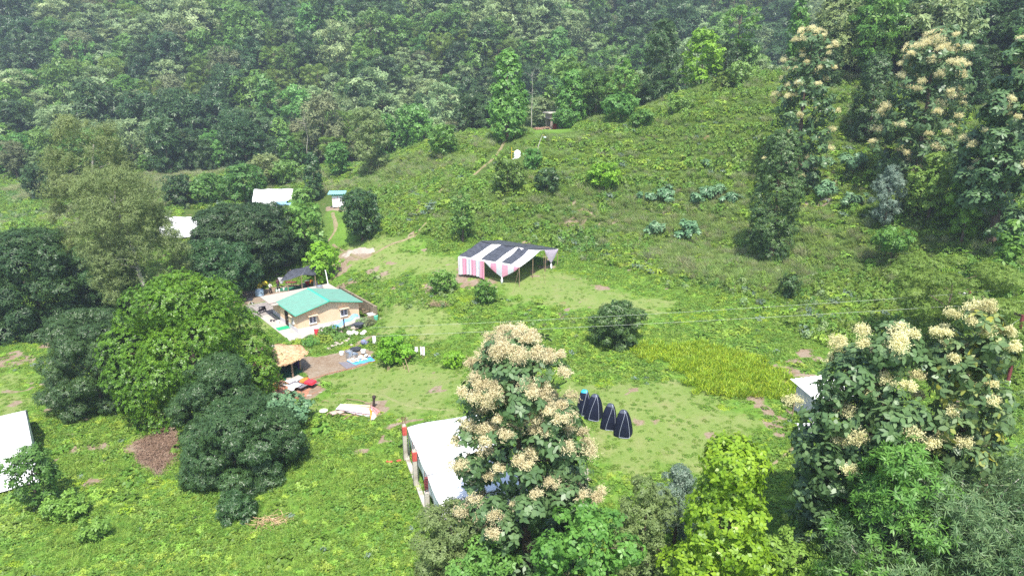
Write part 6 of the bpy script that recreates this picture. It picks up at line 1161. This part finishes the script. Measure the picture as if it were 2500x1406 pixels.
# ---------------------------------------------------------------- cabins, tank, huts
g_ = GY(825, 120); g_ = G(826, 508); t_ = thing('toilet_cabin', 'small white panel cabin with blue green lean-to roof on bare soil', 'cabin', g_, .1); sz = 30*depth(*g_)/F/2.2*1.0; sz = float(np.clip(sz, .8, 1.6))
mb = MB(); mb.box((0, 1.0*sz, 1.15*sz), (2.0*sz, 1.7*sz, 2.0*sz)); wl_ = mb.build('wall', M_WHITEP, t_); mb = MB(); [mb.box((-.6*sz, .14*sz, q*sz), (.7*sz, .02, .03)) for q in (.6, 1.1, 1.6)]; mb.box((0, .14*sz, 1.15*sz), (.05, .03, 1.9*sz)); mb.build('panel_joint', M_REDB, wl_)
mb = MB(); mb.box((0, 1.0*sz, 2.3*sz), (2.1*sz, 1.8*sz, .3*sz)); mb.build('green_band', M_GREENP, t_); mb = MB(); mb.grid(lambda u_, v_: ((u_-.55)*3.1*sz, (v_*2.5-.3)*sz, (2.5+.25*v_)*sz+.03*math.sin(u_*50)), 60, 2, .03); mb.build('roof', mat('blue_green_sheet', (.25, .5, .52), .5, .2), t_); mb = MB(); mb.box((.45*sz, .13*sz, 1.05*sz), (.75*sz, .05, 1.75*sz)); d_ = mb.build('door', M_WHITEP, t_); mb = MB(); mb.box((.2*sz, .08*sz, 1.05*sz), (.04, .06, .14)); mb.build('handle', M_IRON, d_)
g_ = G(1263, 387); t_ = thing('water_tank', 'white plastic water tank on the hillside beside a yellow pipe frame', 'tank', g_+np.array([0, .6, -.1])); Rt = 17/2*depth(*g_)/F
mb = MB(); mb.lathe((0, 0, 0), [(Rt, .0), (Rt*1.02, .15), (Rt*.97, .2), (Rt*1.02, .5), (Rt*.97, .55), (Rt*1.02, .95), (Rt*.97, 1.0), (Rt*.9, 1.25), (Rt*.35, 1.4)], 20); mb.build('body', M_WHITEP, t_); mb = MB(); mb.lathe((0, 0, 1.38), [(Rt*.38, 0), (Rt*.36, .1), (.02, .12)], 14); mb.build('lid', M_WHITEP, t_); mb = MB(); mb.tube([(-1.0, -.2, -.3), (-1.0, -.2, 2.0)], .05, 6); mb.tube([(-1.0, -.2, 1.2), (-.4, -.2, 1.2)], .05, 6); mb.build('pipe_frame', M_YELL, t_); mb = MB(); mb.box((-.3, -.3, -.05), (1.1, .5, .12)); mb.build('base_slab', M_WHITEP, t_)
g_ = GY(1357, 143); sc_ = depth(*g_)/F; t_ = thing('brick_hut', 'small brick hut with grey slab roof on the ridge', 'hut', (g_[0], g_[1], H(g_[0], g_[1])-.2), .35); w_ = 42*sc_; Hh = CAMZ+ray(1345, 275)[2]*143/ray(1345, 275)[1]-g_[2]+.2; Hh = float(np.clip(Hh, 2.8, 5.5))
M_BH = mat('brick_and_mortar', (.36, .28, .25), .9, var=.2, scale=4, bump=.5)
mb = MB(); mb.box((0, 1.2, Hh*.82), (w_*.85, 2.6, Hh*.24)); mb.box((-w_*.33, -.0, Hh*.36), (w_*.12, .25, Hh*.72)); mb.box((w_*.33, 0, Hh*.36), (w_*.12, .25, Hh*.72)); mb.box((0, 2.3, Hh*.36), (w_*.8, .2, Hh*.72)); mb.box((w_*.36, 1.2, Hh*.36), (.2, 2.3, Hh*.72)); mb.build('wall', M_BH, t_, bevel=.01)
mb = MB(); mb.box((0, 1.1, Hh*.97), (w_*1.1, 3.3, Hh*.06)); mb.box((0, 1.1, Hh*.69), (w_*.95, 2.9, .1)); mb.build('roof', M_CONCG, t_, bevel=.02); mb = MB(); mb.box((0, .9, Hh*.2), (w_*.2, .3, Hh*.4)); mb.build('brick_shelf', M_BRICK, t_)
for i, (px, Yo) in enumerate(((1318, 139), (1332, 138.5), (1312, 137.5))):
    q = GY(px, Yo); mb = MB(); r_ = random.Random(i+20)
    for _ in range(26): mb.box((r_.uniform(-.9, .9), r_.uniform(-.4, .4), r_.uniform(0, .45)), (.3, .16, .12), r_.uniform(0, 3))
    at_base(mesh_thing(mb, 'brick_heap', ['larger', 'upper', 'lower'][i]+' heap of loose bricks before the ridge hut', 'bricks', mat('loose_bricks', (.45, .27, .2), .9, var=.15, scale=4)), q)
g_ = GY(1313, 128); g_ = G(1313, 392); t_ = thing('street_lamp', 'bent metal pole with a hanging glass lamp on the hillside', 'lamp post', g_); Ht, _ = size_from_px(g_, 330, 10); mb = MB(); mb.tube([(0, 0, -.3), (.03, 0, Ht*.55), (.4, 0, Ht*.8), (.75, 0, Ht)], [.09, .08, .05, .04], 6); mb.build('pole', BARKP, t_)
mb = MB(); mb.tube([(.75, 0, Ht), (1.0, 0, Ht-.02), (1.1, 0, Ht-.2)], .025, 5); mb.build('arm', M_YELL, t_); mb = MB(); mb.ball((1.15, 0, Ht-.42), .24, 10, 7, (1.2, 1, .8)); mb.build('lamp_shade', mat('pale_green_glass', (.45, .6, .5), .2, spec=.6), t_, smooth=True)
# grey toilet block behind the right hand teak
g_ = G(1985, 1036); t_ = thing('toilet_block', 'small grey block hut with white sheet roof behind the flowering teak', 'hut', g_, .25); sc_ = depth(*g_)/F
mb = MB(); mb.box((.5, 1.3, 1.0), (.9, 2.4, 2.2)); mb.box((1.6, 2.4, 1.0), (2.6, .2, 2.2)); mb.box((2.9, 1.3, 1.0), (.2, 2.4, 2.2)); mb.build('wall', M_PLINTH, t_, bevel=.01); mb = MB(); mb.box((1.7, 1.9, .95), (2.1, .8, 2.0)); mb.build('dark_doorway', M_DARK, t_); mb = MB(); mb.grid(lambda u_, v_: (-.4+u_*3.6, -.6+v_*3.4, 2.3+.35*v_+.03*math.sin(u_*50)), 50, 2, .03); mb.build('roof', M_WHITEP, t_); mb = MB(); mb.box((2.7, .2, 1.9), (.7, .08, .5)); mb.build('green_panel', M_GREENP, t_)
g_ = G(1934, 1018); mb = MB(); mb.tube([(0, 0, -.2), (.02, 0, 2.1)], .045, 6); at_base(mesh_thing(mb, 'bamboo_stake', 'thin upright stake left of the grey toilet block', 'stake', M_WOOD), g_)
g_ = G(1965, 1060); mb = MB(); mb.grid(lambda u_, v_: ((u_-.5)*1.7+.3*v_, (v_-.5)*1.5, .55+.35*math.sin(u_*4+v_*3)*math.sin(v_*3.14)), 10, 8, .02); at_base(mesh_thing(mb, 'white_sheet', 'crumpled white sheet below the grey toilet block', 'sheet', M_WHITE, smooth=True), g_)

# ---------------------------------------------------------------- power line
pb = G(2457, 945); t_ = thing('power_pole', 'rust brown steel H-frame power pole with white foot at the right edge', 'power pole', pb)
Yp = pb[1]; topL = CAMZ+ray(2462, 748)[2]*(Yp+2.6)/ray(2462, 748)[1]; legs = []
xR = aty(2507, 790, Yp)[0]-pb[0]; PH = CAMZ+ray(2490, 770)[2]*Yp/ray(2490, 770)[1]-pb[2]
mb = MB(); mb.tube([(0, 0, .55), (0.05, .1, PH)], .14, 8); mb.build('leg', M_RUST, t_); mb = MB(); mb.tube([(0, 0, -.3), (0, 0, .6)], .2, 8); mb.build('white_foot', M_WHITEP, t_)
mb = MB(); mb.tube([(-1.6, 4.6, -.3), (-1.5, 4.6, PH+.6)], .12, 8); mb.build('leg', M_RUST, t_); mb = MB(); mb.box((-.7, 2.4, PH-.1), (5.4, .14, .16), math.atan2(4.6, -1.6)); mb.build('cross_arm', M_IRON, t_); mb = MB(); mb.box((-.7, 2.4, PH*.42), (5.0, .1, .12), math.atan2(4.6, -1.6)); mb.build('brace', M_IRON, t_)
ins = [np.array([-1.7, 5.0, PH+.05]), np.array([-.7, 2.3, PH+.05]), np.array([.15, -.1, PH+.05])]
for q in ins: mb = MB(); mb.lathe(tuple(q), [(.06, 0), (.11, .08), (.07, .16), (.1, .24), (.04, .3)], 10); mb.build('insulator', M_WHITEP, t_)
M_WIRE = mat('bright_aluminium_wire', (.55, .6, .5), .4, .4, var=.05)
def wire(label, a, b, sag, r_=.01):
    mb = MB(); mb.tube([tuple(a+(b-a)*f+np.array([0, 0, -4*sag*f*(1-f)])) for f in np.linspace(0, 1, 40)], r_, 5); mesh_thing(mb, 'power_cable', label, 'cable', M_WIRE, 'power cables over the field')
pbv = np.array(pb)
wire('upper power cable stretching left from the steel pole over the field', pbv+ins[0]+[0, 0, .2], aty(900, 800, 66), .25); wire('lower power cable stretching left from the steel pole to the yard', pbv+ins[1]+[0, 0, .2], aty(880, 822, 62), .2)
wire('short power cable leaving the pole to the right', pbv+ins[0]+[0, 0, .2], pbv+np.array([14., 8, PH+1.6]), .2); wire('second short power cable leaving the pole to the right', pbv+ins[1]+[0, 0, .2], pbv+np.array([14., 5, PH+1.2]), .2)
wire('stay wire slanting down from the pole top', pbv+np.array([0.05, .1, PH-.2]), pbv+np.array([-4.5, 2.5, .2]), 0, .015)
# sand pile and leaf litter
sp_ = [G(*q) for q in ((832, 624), (850, 612), (880, 604), (912, 607), (918, 614), (900, 620), (860, 622), (842, 630))]
mound('sand_pile', 'pale grey heap of sand on the lawn above the house', 'sand pile', sp_, .3, M_SAND, 8, rim=.8, sub=.2, bump_=.15)
lp = [G(*q) for q in ((345, 1068), (405, 1045), (437, 1075), (432, 1120), (392, 1160), (355, 1135), (330, 1115))]
mound('leaf_litter', None, None, lp, .05, LM['litter'], 9, kind='stuff', sub=.12, bump_=.12)
P_ = np.array([p_[:2] for p_ in lp]); X = rg.uniform(P_[:, 0].min()-1, P_[:, 0].max()+1, 5200); Y = rg.uniform(P_[:, 1].min()-1, P_[:, 1].max()+1, 5200); k = poly_sd(P_, X, Y)+rg.normal(0, .35, 5200) > 0; X, Y = X[k], Y[k]; Cc = np.stack([X, Y, h0(X, Y)+.12], 1); Nn = np.tile([0, 0, 1.], (len(X), 1))+rg.normal(0, .3, (len(X), 3)); Nn /= np.linalg.norm(Nn, axis=1, keepdims=True); V, Fc, ti = whorls(Cc, Nn, rg, 2, .22, .07, (-.3, .4)); props(link('leaf_litter', arr_mesh('leaf_litter', V, Fc, LM['litter'], tint=ti)), 'brown fallen mango leaves under the big tree', None, None, 'stuff')
for i, (px, py, tx) in enumerate(((1072, 745, 'tangle of dry brush on the bank left of the pavilion'), (665, 1276, 'flattened bundle of dry straw on the lower lawn'), (1215, 1268, 'heap'))[:2]):
    g_ = G(px, py); mb = MB(); r_ = random.Random(i)
    for _ in range(60): a = r_.uniform(0, 3.14); c_ = (r_.uniform(-1, 1), r_.uniform(-.5, .5), r_.uniform(.05, .35 if i == 0 else .15)); l = r_.uniform(.4, 1.0); mb.tube([(c_[0]-l*math.cos(a), c_[1]-l*math.sin(a), c_[2]), (c_[0]+l*math.cos(a), c_[1]+l*math.sin(a), c_[2]+r_.uniform(-.1, .2))], .015, 3)
    at_base(mesh_thing(mb, ['brush_heap', 'straw_heap'][i], tx, 'brush', M_WOOD if i == 0 else M_THATCH), g_)

# ---------------------------------------------------------------- haze
mb = MB(); mb.box((0, 215, 85), (1160, 690, 260)); hz = mb.build('haze', bpy.data.materials.new('haze')); props(hz, kind='stuff'); hm = hz.data.materials[0]; hm.use_nodes = True; t = hm.node_tree; t.nodes.clear(); o = t.nodes.new('ShaderNodeOutputMaterial'); v = t.nodes.new('ShaderNodeVolumePrincipled'); v.inputs['Color'].default_value = (.72, .84, 1, 1); v.inputs['Density'].default_value = HAZE; v.inputs['Anisotropy'].default_value = .2; t.links.new(v.outputs[0], o.inputs['Volume'])
